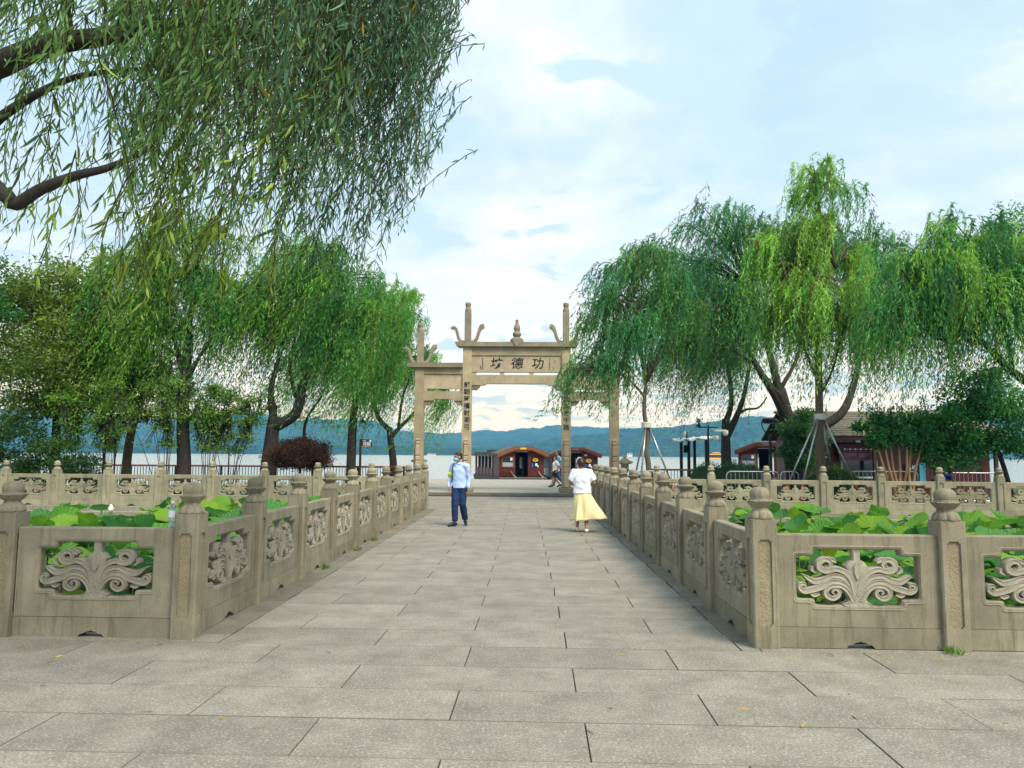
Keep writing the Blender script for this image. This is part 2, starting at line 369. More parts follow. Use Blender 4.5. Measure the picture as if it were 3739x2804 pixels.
def kites(P, D, L, Wd, C):
    n = len(P); D = unit(D); S = unit(np.cross(D, rng.normal(size=(n, 3)))); Nn = np.cross(D, S)
    L = L[:, None]; Wd = Wd[:, None]
    V = np.stack([P, P + D*L*.42 + S*Wd + Nn*Wd*.3, P + D*L, P + D*L*.42 - S*Wd + Nn*Wd*.3], 1).reshape(-1, 3)
    return V, np.arange(4*n).reshape(n, 4), np.repeat(C, 4, 0)
def blades(P, D, L, Wd, C):
    n = len(P); D = unit(D); S = unit(np.cross(D, rng.normal(size=(n, 3)))); Nn = np.cross(D, S); L = L[:, None]; Wd = Wd[:, None]
    bend = rng.normal(0, .12, (n, 1)) * L
    V = np.stack([P, P+D*L*.3+S*Wd+Nn*(Wd*.4+bend*.3), P+D*L*.3-S*Wd+Nn*(Wd*.4+bend*.3), P+D*L*.68+S*Wd*.8+Nn*(Wd*.3+bend*.1), P+D*L*.68-S*Wd*.8+Nn*(Wd*.3+bend*.1), P+D*L-Nn*bend*.8,
                  P+D*L*.3+Nn*bend*.3, P+D*L*.68+Nn*bend*.1], 1).reshape(-1, 3)
    b = (np.arange(n)*8)[:, None]
    q = np.concatenate([b+np.array([[6, 1, 3, 7]]), b+np.array([[2, 6, 7, 4]])]); t3 = np.concatenate([b+np.array([[0, 1, 6]]), b+np.array([[0, 6, 2]]), b+np.array([[3, 5, 7]]), b+np.array([[7, 5, 4]])])
    return V, q, t3, np.repeat(C, 8, 0)
def tints(n, base, var=.22, hue=.12):
    c = np.array(base)[None] * np.array([2.05, 1.95, 1.75]) * (1 + rng.normal(0, var, (n, 1))).clip(.45, 1.8)
    return (c * (1 + rng.normal(0, hue, (n, 3)) * np.array([1.3, .5, .8]))).clip(.004, .9)
WILLOW_D = (.030, .105, .030); WILLOW_L = (.085, .185, .035); OLIVE = (.105, .130, .014); DEEP = (.016, .070, .020)

def strands(starts, lens, outdir, wind, n_leaf, zmin, droop=.35):
    """hanging twigs: (S,K,3) points along each"""
    S = len(starts); t_ = np.linspace(0, 1, n_leaf)[None, :, None]; L = lens[:, None, None]
    od = outdir[:, None, :] * L * .28 * (1 - np.exp(-t_ * 3))
    dn = np.zeros((S, n_leaf, 3)); dn[..., 2] = -(L * (t_ ** 1.25))[..., 0]
    w = np.array(wind)[None, None] * L * t_ ** 1.6 * (1 + rng.normal(0, .35, (S, 1, 1)))
    wob = np.cumsum(rng.normal(0, .018, (S, n_leaf, 3)), 1) * L * np.array([1, 1, .2])
    P = starts[:, None] + od + dn + w + wob
    P[..., 2] = np.maximum(P[..., 2], zmin + rng.random((S, 1)) * .5)
    return P
def strand_leaves(P, per, tint_s, llen, lw, spread=.75, blade=False):
    S, K, _ = P.shape; T = np.gradient(P, axis=1)
    idx = rng.random((S, K, per)); 
    base = np.repeat(P[:, :, None], per, 2) + T[:, :, None] * (idx[..., None] - .5)
    d = unit(np.repeat(T[:, :, None], per, 2)) + rng.normal(0, spread * .6, (S, K, per, 3)) + np.array([0, 0, -.35])
    C = np.repeat(np.repeat(tint_s[:, None, None], K, 1), per, 2); n = S*K*per
    C = (C.reshape(n, 3) * (1 + rng.normal(0, .16, (n, 1)))).clip(.004, .9)
    Lf = llen * (1 + rng.normal(0, .25, n)).clip(.4, 1.7); Wf = lw * (1 + rng.normal(0, .2, n)).clip(.5, 1.6)
    return (blades if blade else kites)(base.reshape(n, 3), d.reshape(n, 3), Lf, Wf, C)

def limb(mb, pts, r0, r1, n=8, mi=0, k=4):
    P = smooth_path([tuple(p) for p in pts], k); K = len(P)
    mb.tube(P, [r0 + (r1 - r0) * (i/(K-1))**.8 for i in range(K)], n, mi)

def willow(name, label, lobes, trunk, limbs, zmin, n_str=1400, length=(1.26, 4.00), wind=(-.35, 0, 0), base=WILLOW_D, base2=WILLOW_L, per=2, K=18, llen=.155, lw=.0155, bark='bark', mixl=.4, group=None, r0=.25):
    """lobes: (px, py, Y, radius); trunk: list of points; limbs: list of (points, r0, r1)"""
    root = thing(name, label, 'tree', (trunk[0][0], trunk[0][1], 0), group=group); off = Vector((trunk[0][0], trunk[0][1], 0))
    tb = MB(); limb(tb, trunk, r0, r0*.6, 10)
    for pts, a, b in limbs: limb(tb, pts, a, b, 7)
    Vs, Fs, Cs, b0 = [], [], [], 0
    tot = sum(l[3]**2 for l in lobes); ends = [Vector(p[0][-1]) for p in limbs] + [Vector(trunk[-1])]
    for (px, py, Y, r) in lobes:
        c = at(px, py, Y); ns = max(20, int(n_str * r*r / tot)); nb = max(7, int(10*r))
        th = rng.random(nb)*2*np.pi; rad = np.sqrt(rng.random(nb))*.95; hz_ = rng.uniform(.15, 1, nb)*np.sqrt(1-rad**2*.9)
        tips = np.stack([np.cos(th)*rad*r, np.sin(th)*rad*r, hz_*r*.85], 1)*rng.uniform(.75, 1.28, (nb, 1)) + np.array(c)
        best = min(ends, key=lambda e: (e - c).length)
        for q in tips:                                     # boughs that carry the hanging twigs
            v = Vector(q); mid = (best*.45 + v*.55) + Vector((0, 0, .25*r)); limb(tb, [best, mid, v], .035+.012*r, .012, 4, 0, 3)
        bi = rng.integers(0, nb, ns); st = tips[bi] + rng.normal(0, .22*r**.5, (ns, 3))*np.array([1, 1, .5])
        od = unit((st - np.array(c))*np.array([1, 1, 0]) + rng.normal(0, .25, (ns, 3))); od[:, 2] = rng.uniform(.0, .6, ns)
        ln = rng.uniform(length[0], length[1], ns)*rng.choice([.55, .8, 1., 1.15], ns)
        sh_ = rng.random(ns) < .22; ln[sh_] *= .45; od[sh_, 2] = rng.uniform(1.2, 3.2, sh_.sum())      # young shoots arching up and out
        P = strands(st, ln, od, wind, K, zmin)
        bt = rng.random(nb) < mixl
        tc = np.where(bt[bi][:, None], tints(ns, base2, .18, .08), tints(ns, base, .2, .08)) * rng.uniform(.75, 1.3, nb)[bi][:, None]
        tc[rng.random(ns) < .03] = (.16, .13, .03)
        V, F4, C = strand_leaves(P, per, tc, llen, lw)
        Vs.append(V); Fs.append(F4 + b0); Cs.append(C); b0 += len(V)
    V = np.concatenate(Vs) - np.array(off)
    cr = link('crown', np_mesh('crown', V, np.concatenate(Fs), mats=[M['leaf']], tint=np.concatenate(Cs)), root); cr['kind'] = 'stuff'
    tb.v = [tuple(Vector(v) - off) for v in tb.v]; tb.build('trunk', M[bark], root, True)
    return root

def bushy(name, label, cat, clumps, trunk=None, limbs=(), n=9000, base=OLIVE, base2=None, llen=.10, lw=.03, bark='bark', spread=.32, group=None, r0=.12, flat=.7, mat='leaf', loc=None, stems=True, upw=0.):
    l0 = trunk[0] if trunk else (loc or clumps[0][:3]); root = thing(name, label, cat, (l0[0], l0[1], 0), group=group); off = np.array((l0[0], l0[1], 0))
    tb = MB(); ends = []
    if trunk: limb(tb, trunk, r0, r0*.55, 8); ends.append(Vector(trunk[-1]))
    for pts, a, b in limbs: limb(tb, pts, a, b, 6); ends.append(Vector(pts[-1]))
    tot = sum(c[3]**2 for c in clumps); Ps, Cs, Ds = [], [], []
    for (x, y, z, r) in clumps:
        c = np.array((x, y, z)); nc = max(6, int(16*r*r)); k = max(30, int(n*r*r/tot))
        u = unit(rng.normal(size=(nc, 3))); q = c + u*np.array([1, 1, flat])*r*rng.uniform(.55, 1, (nc, 1))
        if ends and stems:
            e = min(ends, key=lambda e_: (e_-Vector(c)).length)
            for p_ in q[:10]: limb(tb, [e, (e+Vector(p_))*.5+Vector((0, 0, .1*r)), Vector(p_)], .02+.008*r, .005, 4, 0, 2)
        bi = rng.integers(0, nc, k); g = rng.normal(0, spread*r**.5*.75, (k, 3))*np.array([1, 1, .6])
        Ps.append(q[bi]+g); Ds.append(unit(g+.001) + rng.normal(0, .8, (k, 3)) + np.array([0, 0, upw-.2]))
        b2 = base2 or base; sel = (rng.random(nc) < .45)[bi][:, None]
        Cs.append(np.where(sel, tints(k, b2, .2, .1), tints(k, base, .22, .1)))
    P = np.concatenate(Ps); k = len(P)
    V, F4, C = kites(P, np.concatenate(Ds), llen*(1+rng.normal(0, .25, k)).clip(.4, 1.6), lw*(1+rng.normal(0, .2, k)).clip(.5, 1.5), np.concatenate(Cs))
    V = V - off
    cr = link('crown' if trunk else 'foliage', np_mesh('crown', V, F4, mats=[M[mat]], tint=C), root); cr['kind'] = 'stuff'
    if tb.v:
        tb.v = [tuple(Vector(v) - Vector(off)) for v in tb.v]; tb.build('trunk', M[bark], root, True)
    return root

exec_after = []
# ------------------------------------------------------------------ the setting
SH = -.02                                                   # the paving runs slightly askew to the bridge axis
struct(MB().box(-6400, 6400, -300, 6900, -2.9, -2.5).build('ground', M['soil']))
lk = MB(); lk.add([(-6300, 29, -.8), (6300, 29, -.8), (6300, 6500, -.8), (-6300, 6500, -.8)], [(0, 1, 2, 3)]); struct(lk.build('lake', M['lake']))
lp = MB(); lp.add([(-45, 7.1, -.5), (-3.0, 7.1, -.5), (-3.0, 26, -.5), (-45, 26, -.5)], [(0, 1, 2, 3)])
struct(lp.build('pond', M['pond']))
lp = MB(); lp.add([(2.0, 7.1, -.5), (45, 6.0, -.5), (45, 24, -.5), (2.0, 24, -.5)], [(0, 1, 2, 3)]); struct(lp.build('pond', M['pond']))
def rough_ground(name, x0, x1, y0f, y1, z, mat):            # gently uneven planted ground
    nx, ny = 50, 26; mb = MB(); vs = []
    for j in range(ny):
        for i in range(nx):
            x = x0 + (x1-x0)*i/(nx-1); ya = y0f(x); y = ya + (y1-ya)*j/(ny-1)
            vs.append((x, y, z + (.05*math.sin(x*1.3+y*.7)+.04*math.sin(y*2.1-x*.6) if 0 < i < nx-1 and 0 < j < ny-1 else 0)))
    fs = [(j*nx+i, j*nx+i+1, (j+1)*nx+i+1, (j+1)*nx+i) for j in range(ny-1) for i in range(nx-1)]
    b = len(vs); vs += [(x0, y1, -2), (x1, y1, -2)]; fs.append(((ny-1)*nx, ny*nx-1, b+1, b))
    vs += [(x0, y0f(x0), -2), (x1, y0f(x1), -2)]; fs += [(0, nx-1, b+3, b+2), (nx-1, ny*nx-1, b+1, b+3), (0, (ny-1)*nx, b, b+2)]
    mb.add(vs, fs); return struct(mb.build(name, mat, None, True))
fl_y = lambda x: 23.2 + .04*(-3.02 - x)
fr_y = lambda x: 23.0 - .12*(x - 2.18)
rough_ground('lakeside_lawn', -45, -5.62, lambda x: fl_y(x)+.13, 38.5, -.02, M['soil'])
rough_ground('lakeside_lawn', 6.62, 45, lambda x: fr_y(x)+.13, 44, -.02, M['soil'])

# bridge deck and forecourt: a gritty bed with every slab on it
bed = MB(); bed.box(-16, 16, -6, 7.02, -.9, -.05); bed.box(-3.16, 2.32, 7.0, 23.1, -.9, -.051); bed.box(-5.6, 6.6, 23.0, 30.62, -.9, -.052)
pave = struct(bed.build('pavement', M['joint']))
SL, SD = 1.66, .601
slab_me = MB().box(-.5, .5, -.5, .5, -.06, 0, 0, None, 0).mesh('slab', [M['slab']])
def make_slab_mesh(w, d):
    mb = MB().box(-w/2, w/2, -d/2, d/2, -.06, 0, 0, None, .003); mb.m = [0 if i == 1 else 1 for i in range(len(mb.m))]
    return mb.mesh('slab', [M['slab'], M['joint']])                    # worn edges hold the dirt of the joint
full_slab = make_slab_mesh(SL-.006, SD-.006); cache = {}
def put_slab(x0, x1, ya, yb, kind='slab', mat=None):
    if x1 - x0 < .12: return
    w, d = round(x1-x0-.006, 2), round(yb-ya-.006, 3)
    if abs(w-(SL-.006)) < .006 and abs(d-(SD-.006)) < .006: me = full_slab
    else:
        if (w, d, mat) not in cache:
            me = make_slab_mesh(w, d)
            if mat: me.materials[0] = mat
            cache[(w, d, mat)] = me
        me = cache[(w, d, mat)]
    xc, yc = (x0+x1)/2, (ya+yb)/2
    ob = link(kind, me, pave); ob.location = (xc, yc + SH*xc*(1 if yc < 24 else .5), random.uniform(-.002, .002)); ob.rotation_euler = (random.gauss(0, .0008), random.gauss(0, .0008), SH)
for k in range(-5, 43):
    ya, yb = 4.86+SD*(k-1), 4.86+SD*k; off = .38 if k % 2 == 0 else 1.21
    if k <= 3: xl, xr = -6.3, 6.1
    elif k == 4: xl, xr = -6.3, 6.1
    elif yb < 23.3: xl, xr = -2.66, 1.87
    else: xl, xr = -5.5, 6.5
    if yb > 30.6: break
    ks = [(xl, xr)] if k != 4 else [(xl, -2.66), (-2.66, 1.87), (1.87, xr)]
    for a, b in ks:
        yb2 = yb if not (k == 4 and (a < -3 or b > 3)) else 6.98
        cuts = [a] + [x for x in np.arange(off-SL*6, 9, SL) if a+.1 < x < b-.1] + [b]
        for x0, x1 in zip(cuts[:-1], cuts[1:]): put_slab(x0, x1, ya, yb2)
for i in range(10):
    y0 = 6.99+1.61*i; put_slab(-2.99, -2.665, y0, y0+1.6, 'border_stone', M['border']); put_slab(1.875, 2.2, y0, y0+1.6, 'border_stone', M['border'])
# quay beyond the step, its rows of slabs too thin to pick apart
q = MB(); q.box(-5.6, 6.6, 30.62, 47.6, -2, .075); quay = struct(q.build('quay', M['joint']))
q = MB(); r_ = 0; y = 31.0
while y < 47.5:
    x = -5.6 - (r_ % 2)*.9
    while x < 6.6:
        a, b = max(x, -5.6), min(x+1.8, 6.6)
        if b-a > .1: q.box(a+.004, b-.004, y+.003, min(y+.6, 47.6)-.003, .06, .12+random.uniform(-.001, .001))
        x += 1.8
    y += .6; r_ += 1
o_ = q.build('slab_field', M['quay'], quay); o_['kind'] = 'stuff'
q = MB()
for i in range(7): q.box(-5.6+1.743*i+.004, -5.6+1.743*(i+1)-.004, 30.58, 30.995, .0, .121, 0, None, .008)
q.build('step_edge', M['border'], quay)

# pond walls and ledges
def wall_run(name, pts, t_, z0, z1, mat):
    mb = MB()
    for (xa, ya), (xb, yb) in zip(pts[:-1], pts[1:]):
        L = math.hypot(xb-xa, yb-ya); T = Matrix.Translation((xa, ya, 0)) @ Matrix.Rotation(math.atan2(yb-ya, xb-xa), 4, 'Z')
        n = max(1, int(L/1.5)); 
        for i in range(n): mb.box(L*i/n+.004, L*(i+1)/n-.004, -t_/2, t_/2, z0, z1, 0, T, .01)
    return struct(mb.build(name, mat))
wall_run('pond_wall', [(-3.15, fl_y(-3.15)), (-30, fl_y(-30))], .34, -1.2, -.005, M['wallstone'])
wall_run('pond_wall', [(2.3, fr_y(2.3)), (22, fr_y(22))], .34, -1.2, -.005, M['wallstone'])
wall_run('pond_ledge', [(-3.3, fl_y(-3)-.27), (-30, fl_y(-30)-.27)], .22, -.30, -.16, M['stone_far'])
wall_run('pond_ledge', [(2.4, fr_y(2.4)-.29), (22, fr_y(22)-.29)], .24, -.26, -.10, M['stone_far'])

# hills beyond the lake
from mathutils import noise as mnoise
def hills(name, prof, Yr, y0, y1, xr, nx, ny, bumpz, scale, rough_amp):
    px = [p[0] for p in prof]; X = [at(p[0], p[1], Yr).x for p in prof]; Z = [at(p[0], p[1], Yr).z for p in prof]
    vs = []
    for j in range(ny):
        v = j/(ny-1); y = y0 + (y1-y0)*v
        tr = (Yr-y0)/(y1-y0)
        s = v/tr if v < tr else max(0, 1-(v-tr)/(1-tr)); s = s*s*(3-2*s) if v > tr else s**.8
        for i in range(nx):
            x = xr[0] + (xr[1]-xr[0])*i/(nx-1); h = np.interp(x, X, Z)
            f = mnoise.fractal(Vector((x/rough_amp[1], y/rough_amp[1], 3)), 1, 2, 5)
            z = h*s*(1 + (1-s)*.45*f) + rough_amp[0]*f*s*(1-s)*1.5
            b_ = mnoise.noise(Vector((x/scale, y/scale, 0)))*.6 + mnoise.noise(Vector((x/scale*2.3, y/scale*2.3, 5)))*.4
            vs.append((x, y + b_*bumpz*.5, max(-1.2, z + b_*bumpz*min(1, s*4)) if v > 0 else -1.2))
    fs = [(j*nx+i, j*nx+i+1, (j+1)*nx+i+1, (j+1)*nx+i) for j in range(ny-1) for i in range(nx-1)]
    mb = MB(); mb.add(vs, fs); return struct(mb.build(name, M['hill'], None, True))
far_prof = [(-400, 1480), (0, 1490), (390, 1504), (506, 1530), (700, 1522), (817, 1511), (926, 1506), (1060, 1530), (1186, 1552), (1244, 1530), (1360, 1536), (1446, 1570), (1530, 1578), (1620, 1584), (1720, 1577), (1752, 1570), (1857, 1574), (1911, 1564), (1966, 1567), (2013, 1560), (2085, 1565), (2165, 1567), (2260, 1565), (2600, 1560), (3000, 1545), (3739, 1500), (4100, 1490)]
hills('hills', far_prof, 5200, 3000, 6100, (-4500, 4700), 520, 44, 14, 45, (120, 700))
near_prof = [(1700, 1668), (1830, 1655), (1911, 1632), (2020, 1609), (2085, 1598), (2222, 1587), (2275, 1566), (2452, 1560), (2520, 1549), (2687, 1529), (2741, 1519), (2856, 1525), (3050, 1520), (3300, 1505), (3500, 1485), (3739, 1505), (4100, 1520)]
hills('hills', near_prof, 3000, 2280, 3400, (-260, 2800), 420, 46, 10, 26, (70, 420))
shore_prof = [(-500, 1618), (0, 1620), (500, 1626), (800, 1630), (1000, 1628), (1250, 1630), (1480, 1626), (1600, 1634), (1750, 1636), (1900, 1640), (2100, 1648), (2300, 1650), (3000, 1650), (4200, 1650)]
hills('wooded_shore', shore_prof, 2300, 2180, 2420, (-1900, 2300), 900, 12, 9, 14, (3, 90))

# ------------------------------------------------------------------ balustrades
PH = .97
def rounded(poly_pts, r, k=3):
    o_ = []; n = len(poly_pts)
    for i in range(n):
        p0, p1, p2 = (Vector(poly_pts[(i-1) % n]), Vector(poly_pts[i]), Vector(poly_pts[(i+1) % n]))
        a = p1 + (p0-p1).normalized()*r; b = p1 + (p2-p1).normalized()*r
        for j in range(k+1):
            t_ = j/k; o_.append(tuple(a*(1-t_)**2 + p1*2*t_*(1-t_) + b*t_*t_))
    return o_
ZC, U = .600, .00122
def cart(g=0.):
    w1, h1, w2, h2 = 430*U+g, 150*U+g, 303*U+g, 196*U+g
    return [(x, z+ZC) for x, z in rounded([(-w2, h2), (w2, h2), (w2, h1), (w1, h1), (w1, -h1), (w2, -h1), (w2, -h2), (-w2, -h2), (-w2, -h1), (-w1, -h1), (-w1, h1), (-w2, h1)], .028)]
PLEN, PT = 1.45, .055
def panel_mesh(mat):
    mb = MB(); hole_i = cart(0); hole_o = cart(.014); n = len(hole_i)
    for sgn in (-1, 1):
        outer = [(-PLEN/2, .178), (PLEN/2, .178), (PLEN/2, PH-.01), (-PLEN/2, PH-.01)]
        tri = tessellate_polygon([[Vector((x, z, 0)) for x, z in outer], [Vector((x, z, 0)) for x, z in reversed(hole_o)]])
        allp = outer + list(reversed(hole_o)); mb.add([(x, sgn*PT, z) for x, z in allp], [tuple(t_) for t_ in tri])
        a = [(x, sgn*PT, z) for x, z in hole_o]; b = [(x, sgn*(PT-.02), z) for x, z in hole_i]
        mb.add(a+b, [(i, (i+1) % n, n+(i+1) % n, n+i) for i in range(n)])
        mb.add([(-PLEN/2, sgn*PT, PH-.01), (PLEN/2, sgn*PT, PH-.01), (PLEN/2, sgn*(PT-.01), PH), (-PLEN/2, sgn*(PT-.01), PH)], [(0, 1, 2, 3)])
    mb.add([(x, y, z) for y in (-PT+.02, PT-.02) for x, z in hole_i], [(i, (i+1) % n, n+(i+1) % n, n+i) for i in range(n)])
    mb.add([(-PLEN/2, -PT+.01, PH), (PLEN/2, -PT+.01, PH), (PLEN/2, PT-.01, PH), (-PLEN/2, PT-.01, PH)], [(0, 1, 2, 3)])
    for sx in (-1, 1): mb.add([(sx*PLEN/2, -PT, .178), (sx*PLEN/2, PT, .178), (sx*PLEN/2, PT, PH-.01), (sx*PLEN/2, -PT, PH-.01)], [(0, 1, 2, 3)])
    bm_ = mb.mesh('panel', [mat]); bm = bmesh.new(); bm.from_mesh(bm_); bmesh.ops.remove_doubles(bm, verts=bm.verts, dist=.0004); bmesh.ops.recalc_face_normals(bm, faces=bm.faces); bm.to_mesh(bm_); bm.free(); smooth_angle(bm_, 28); return bm_
def carving_mesh(mat):
    mb = MB()
    cv = lambda pts, sx: [(sx*(x-1040)*U*1.03, (913-y)*U+ZC) for x, y in pts]
    rib = [([(1052, 1040), (1072, 945), (1112, 885), (1180, 856), (1250, 868), (1294, 850), (1298, 812), (1262, 788), (1228, 798), (1220, 826), (1238, 845), (1258, 832)], [30, 27, 23, 21, 24, 26, 24, 21, 18, 15, 12, 8], .052),
           ([(1056, 1055), (1086, 962), (1138, 914), (1210, 904), (1270, 930), (1330, 945), (1375, 922), (1408, 898)], [26, 23, 21, 20, 22, 24, 17, 5], .047),
           ([(1064, 1068), (1102, 988), (1158, 948), (1225, 946), (1285, 980), (1345, 1000), (1402, 1012), (1434, 990), (1424, 962), (1398, 966), (1402, 988)], [22, 20, 19, 21, 25, 26, 23, 19, 16, 13, 8], .050),
           ([(1070, 1085), (1105, 1015), (1155, 975), (1215, 974), (1254, 1002), (1254, 1040), (1216, 1062), (1178, 1046), (1166, 1014), (1190, 994), (1214, 1012), (1200, 1030)], [18, 17, 16, 18, 21, 21, 19, 17, 15, 13, 10, 7], .054),
           ([(1180, 806), (1205, 790), (1240, 776)], [10, 18, 10], .045), ([(1315, 885), (1345, 860), (1340, 835)], [6, 16, 8], .042),
           ([(1300, 1030), (1335, 1040), (1360, 1028)], [8, 18, 10], .044),
           ([(1046, 1095), (1085, 1098), (1140, 1106)], [30, 22, 4], .050)]
    for sx in (-1, 1):
        for pts, w, d in rib: mb.ribbon(cv(pts, sx), [x*U for x in w], -d, d)
    mb.ribbon([(0, ZC-(1108-913)*U-.01), (0, ZC-(1060-913)*U), (0, ZC-(990-913)*U)], [100*U, 55*U, 26*U], -.05, .05)
    mb.ribbon(cv([(1040, 960), (1040, 890), (1040, 835), (1040, 795)], 1), [8*U, 58*U, 76*U, 40*U], -.050, .050)
    mb.ribbon(cv([(1040, 925), (1040, 885), (1040, 840), (1040, 808)], 1), [8*U, 30*U, 34*U, 14*U], -.064, .064)
    mb.ribbon(cv([(1040, 800), (1040, 760), (1040, 715)], 1), [30*U, 26*U, 32*U], -.04, .04)
    return mb.mesh('carving', [mat], 40)
def base_mesh(mat):
    a = PLEN/2; mb = MB()
    notch = [(.115, .012), (.10, .03), (.07, .036), (.045, .05), (.015, .056), (0, .064), (-.015, .056), (-.045, .05), (-.07, .036), (-.10, .03), (-.115, .012)]
    mb.prism([(-a, .002), (-a, .174), (a, .174), (a, .002), (.125, .002)] + notch + [(-.125, .002)], -.066, .066); return mb.mesh('base_slab', [mat])
def frame_mesh(mat):
    mb = MB()
    for sgn in (-1, 1):
        P = cart(.022); n = len(P); Q = cart(.038); Rr = cart(.030); y0, y1 = sgn*(PT-.004), sgn*(PT+.007)
        mb.add([(x, y0, z) for x, z in P]+[(x, y1, z) for x, z in Rr]+[(x, y0, z) for x, z in Q], [(k*n+i, k*n+(i+1) % n, (k+1)*n+(i+1) % n, (k+1)*n+i) for k in (0, 1) for i in range(n)])
    return mb.mesh('moulding', [mat], True)
PW = .11
def post_mesh(mat, matr):
    mb = MB(); c_ = .012; z0, z1 = 0, 1.10
    oct_ = [(-PW+c_, -PW), (PW-c_, -PW), (PW, -PW+c_), (PW, PW-c_), (PW-c_, PW), (-PW+c_, PW), (-PW, PW-c_), (-PW, -PW+c_)]
    for i in (1, 3, 5, 7):                                   # chamfered arrises
        (xa, ya), (xb, yb) = oct_[i], oct_[(i+1) % 8]; mb.add([(xa, ya, z0), (xb, yb, z0), (xb, yb, z1), (xa, ya, z1)], [(0, 1, 2, 3)])
    mb.add([(x, y, z1) for x, y in oct_], [tuple(range(8))])
    w = PW-c_; rw, s = .058, .016
    hole = [(-rw, .19+s), (-rw+s, .19+s), (-rw+s, .19), (rw-s, .19), (rw-s, .19+s), (rw, .19+s), (rw, .93-s), (rw-s, .93-s), (rw-s, .93), (-rw+s, .93), (-rw+s, .93-s), (-rw, .93-s)]
    for k in range(4):
        T = Matrix.Rotation(k*math.pi/2, 4, 'Z'); outer = [(-w, z0), (w, z0), (w, z1), (-w, z1)]
        tri = tessellate_polygon([[Vector((x, z, 0)) for x, z in outer], [Vector((x, z, 0)) for x, z in hole]]); allp = outer+hole
        mb.add([(x, -PW, z) for x, z in allp], [tuple(t_) for t_ in tri], 0, T); n = len(hole)
        mb.add([(x, -PW, z) for x, z in hole]+[(x*.95, -PW+.018, z) for x, z in hole], [(i, (i+1) % n, n+(i+1) % n, n+i) for i in range(n)], 0, T)
        tri = tessellate_polygon([[Vector((x, z, 0)) for x, z in hole]]); mb.add([(x*.95, -PW+.018, z) for x, z in hole], [tuple(t_) for t_ in tri], 1, T)
    me = mb.mesh('post', [mat, matr]); bm = bmesh.new(); bm.from_mesh(me); bmesh.ops.remove_doubles(bm, verts=bm.verts, dist=.0004); bmesh.ops.recalc_face_normals(bm, faces=bm.faces); bm.to_mesh(me); bm.free(); return me
def finial_mesh(mat, petals=8):
    prof = [(.100, 1.098), (.112, 1.103), (.112, 1.118), (.108, 1.135), (.098, 1.155), (.085, 1.170), (.072, 1.178), (.072, 1.190), (.066, 1.194), (.066, 1.202), (.082, 1.212), (.100, 1.232), (.114, 1.252), (.119, 1.262), (.110, 1.265), (.086, 1.266), (.086, 1.276), (.082, 1.280),
            (.086, 1.292), (.0885, 1.310), (.087, 1.330), (.079, 1.350), (.064, 1.367), (.042, 1.378), (.016, 1.382)]
    def mod(i, r, z, q):
        s = abs(math.sin(petals*q/2))
        if 1 <= i <= 5: return r*(.87+.15*s**.45), z - (.014*(1-s) if i == 1 else 0)*-1
        if 10 <= i <= 13: return r*(.87+.16*s**.45), z - (.012*(1-s) if i == 13 else 0)
        if 18 <= i <= 21: return r*(.955+.05*abs(math.sin(q*5))**.5), z
        return r, z
    return MB().lathe(prof, 48, 0, None, mod).mesh('lotus_finial', [mat], 50)
STY = {}
for key, ms, mc in (('near', M['stone'], M['stone_carve']), ('far', M['stone_far'], M['stone_far'])):
    STY[key] = dict(panel=panel_mesh(ms), carving=carving_mesh(mc), base=base_mesh(ms), frame=frame_mesh(mc), post=post_mesh(ms, M['stone_rough'] if key == 'near' else M['stone_far']), fin=finial_mesh(ms))
def balustrade(label, pts, style='near', first=True, last=True):
    S = STY[style]; root = thing('stone_balustrade', label, 'balustrade', (pts[0][0], pts[0][1], 0), 0); o0 = Vector((pts[0][0], pts[0][1], 0))
    for i, p_ in enumerate(pts):
        a = pts[max(i-1, 0)]; b = pts[min(i+1, len(pts)-1)]; ang = math.atan2(b[1]-a[1], b[0]-a[0])
        if (i > 0 or first) and (i < len(pts)-1 or last):
            po = link('post', S['post'], root); po.location = Vector((p_[0], p_[1], 0))-o0; po.rotation_euler = (random.gauss(0, .003), random.gauss(0, .003), ang)
            fi = link('lotus_finial', S['fin'], po); fi.rotation_euler = (0, 0, random.random()*6); fi.scale = (random.uniform(.97, 1.03),)*2 + (1,)
        if i < len(pts)-1:
            q_ = pts[i+1]; L = math.hypot(q_[0]-p_[0], q_[1]-p_[1]); ang = math.atan2(q_[1]-p_[1], q_[0]-p_[0])
            pa = link('panel', S['panel'], root); pa.location = Vector(((p_[0]+q_[0])/2, (p_[1]+q_[1])/2, random.uniform(-.004, .004)))-o0; pa.rotation_euler = (0, 0, ang)
            if L > 1.7: pa.scale = ((L-.19)/PLEN, 1, 1)
            link('carving', S['carving'], pa); link('base_slab', S['base'], pa); link('moulding', S['frame'], pa)
    return root
L0 = (-3.03, 6.92); R0 = (2.11, 6.81)
lrow = [(-3.03, 6.92+1.628*i) for i in range(11)]; rrow = [(2.11+.07*i/10, 6.81+1.615*i) for i in range(11)]
balustrade('carved stone balustrade along the bridge beside the masked man in blue', lrow)
balustrade('carved stone balustrade along the bridge beside the woman in a yellow skirt', rrow)
balustrade('carved stone balustrade with a plastic bottle standing on its top', [L0, (-4.72, 6.955), (-6.4, 6.99)], first=False)
balustrade('front carved stone balustrade with a white scratch, on the forecourt opposite the bottle', [R0, (3.725, 6.775), (5.34, 6.74)], first=False)
balustrade('weathered balustrade across the lotus pond below the red maple and brown signs', [(lrow[-1][0], lrow[-1][1])] + [(-3.03-1.668*i, fl_y(-3.03-1.668*i)) for i in range(1, 10)], 'far', first=False)
balustrade('weathered balustrade across the lotus pond below the round bushes and wooden ticket house', [rrow[-1]] + [(7.14+1.575*j, fr_y(7.14+1.575*j)) for j in range(-2, 8)], 'far', first=False)

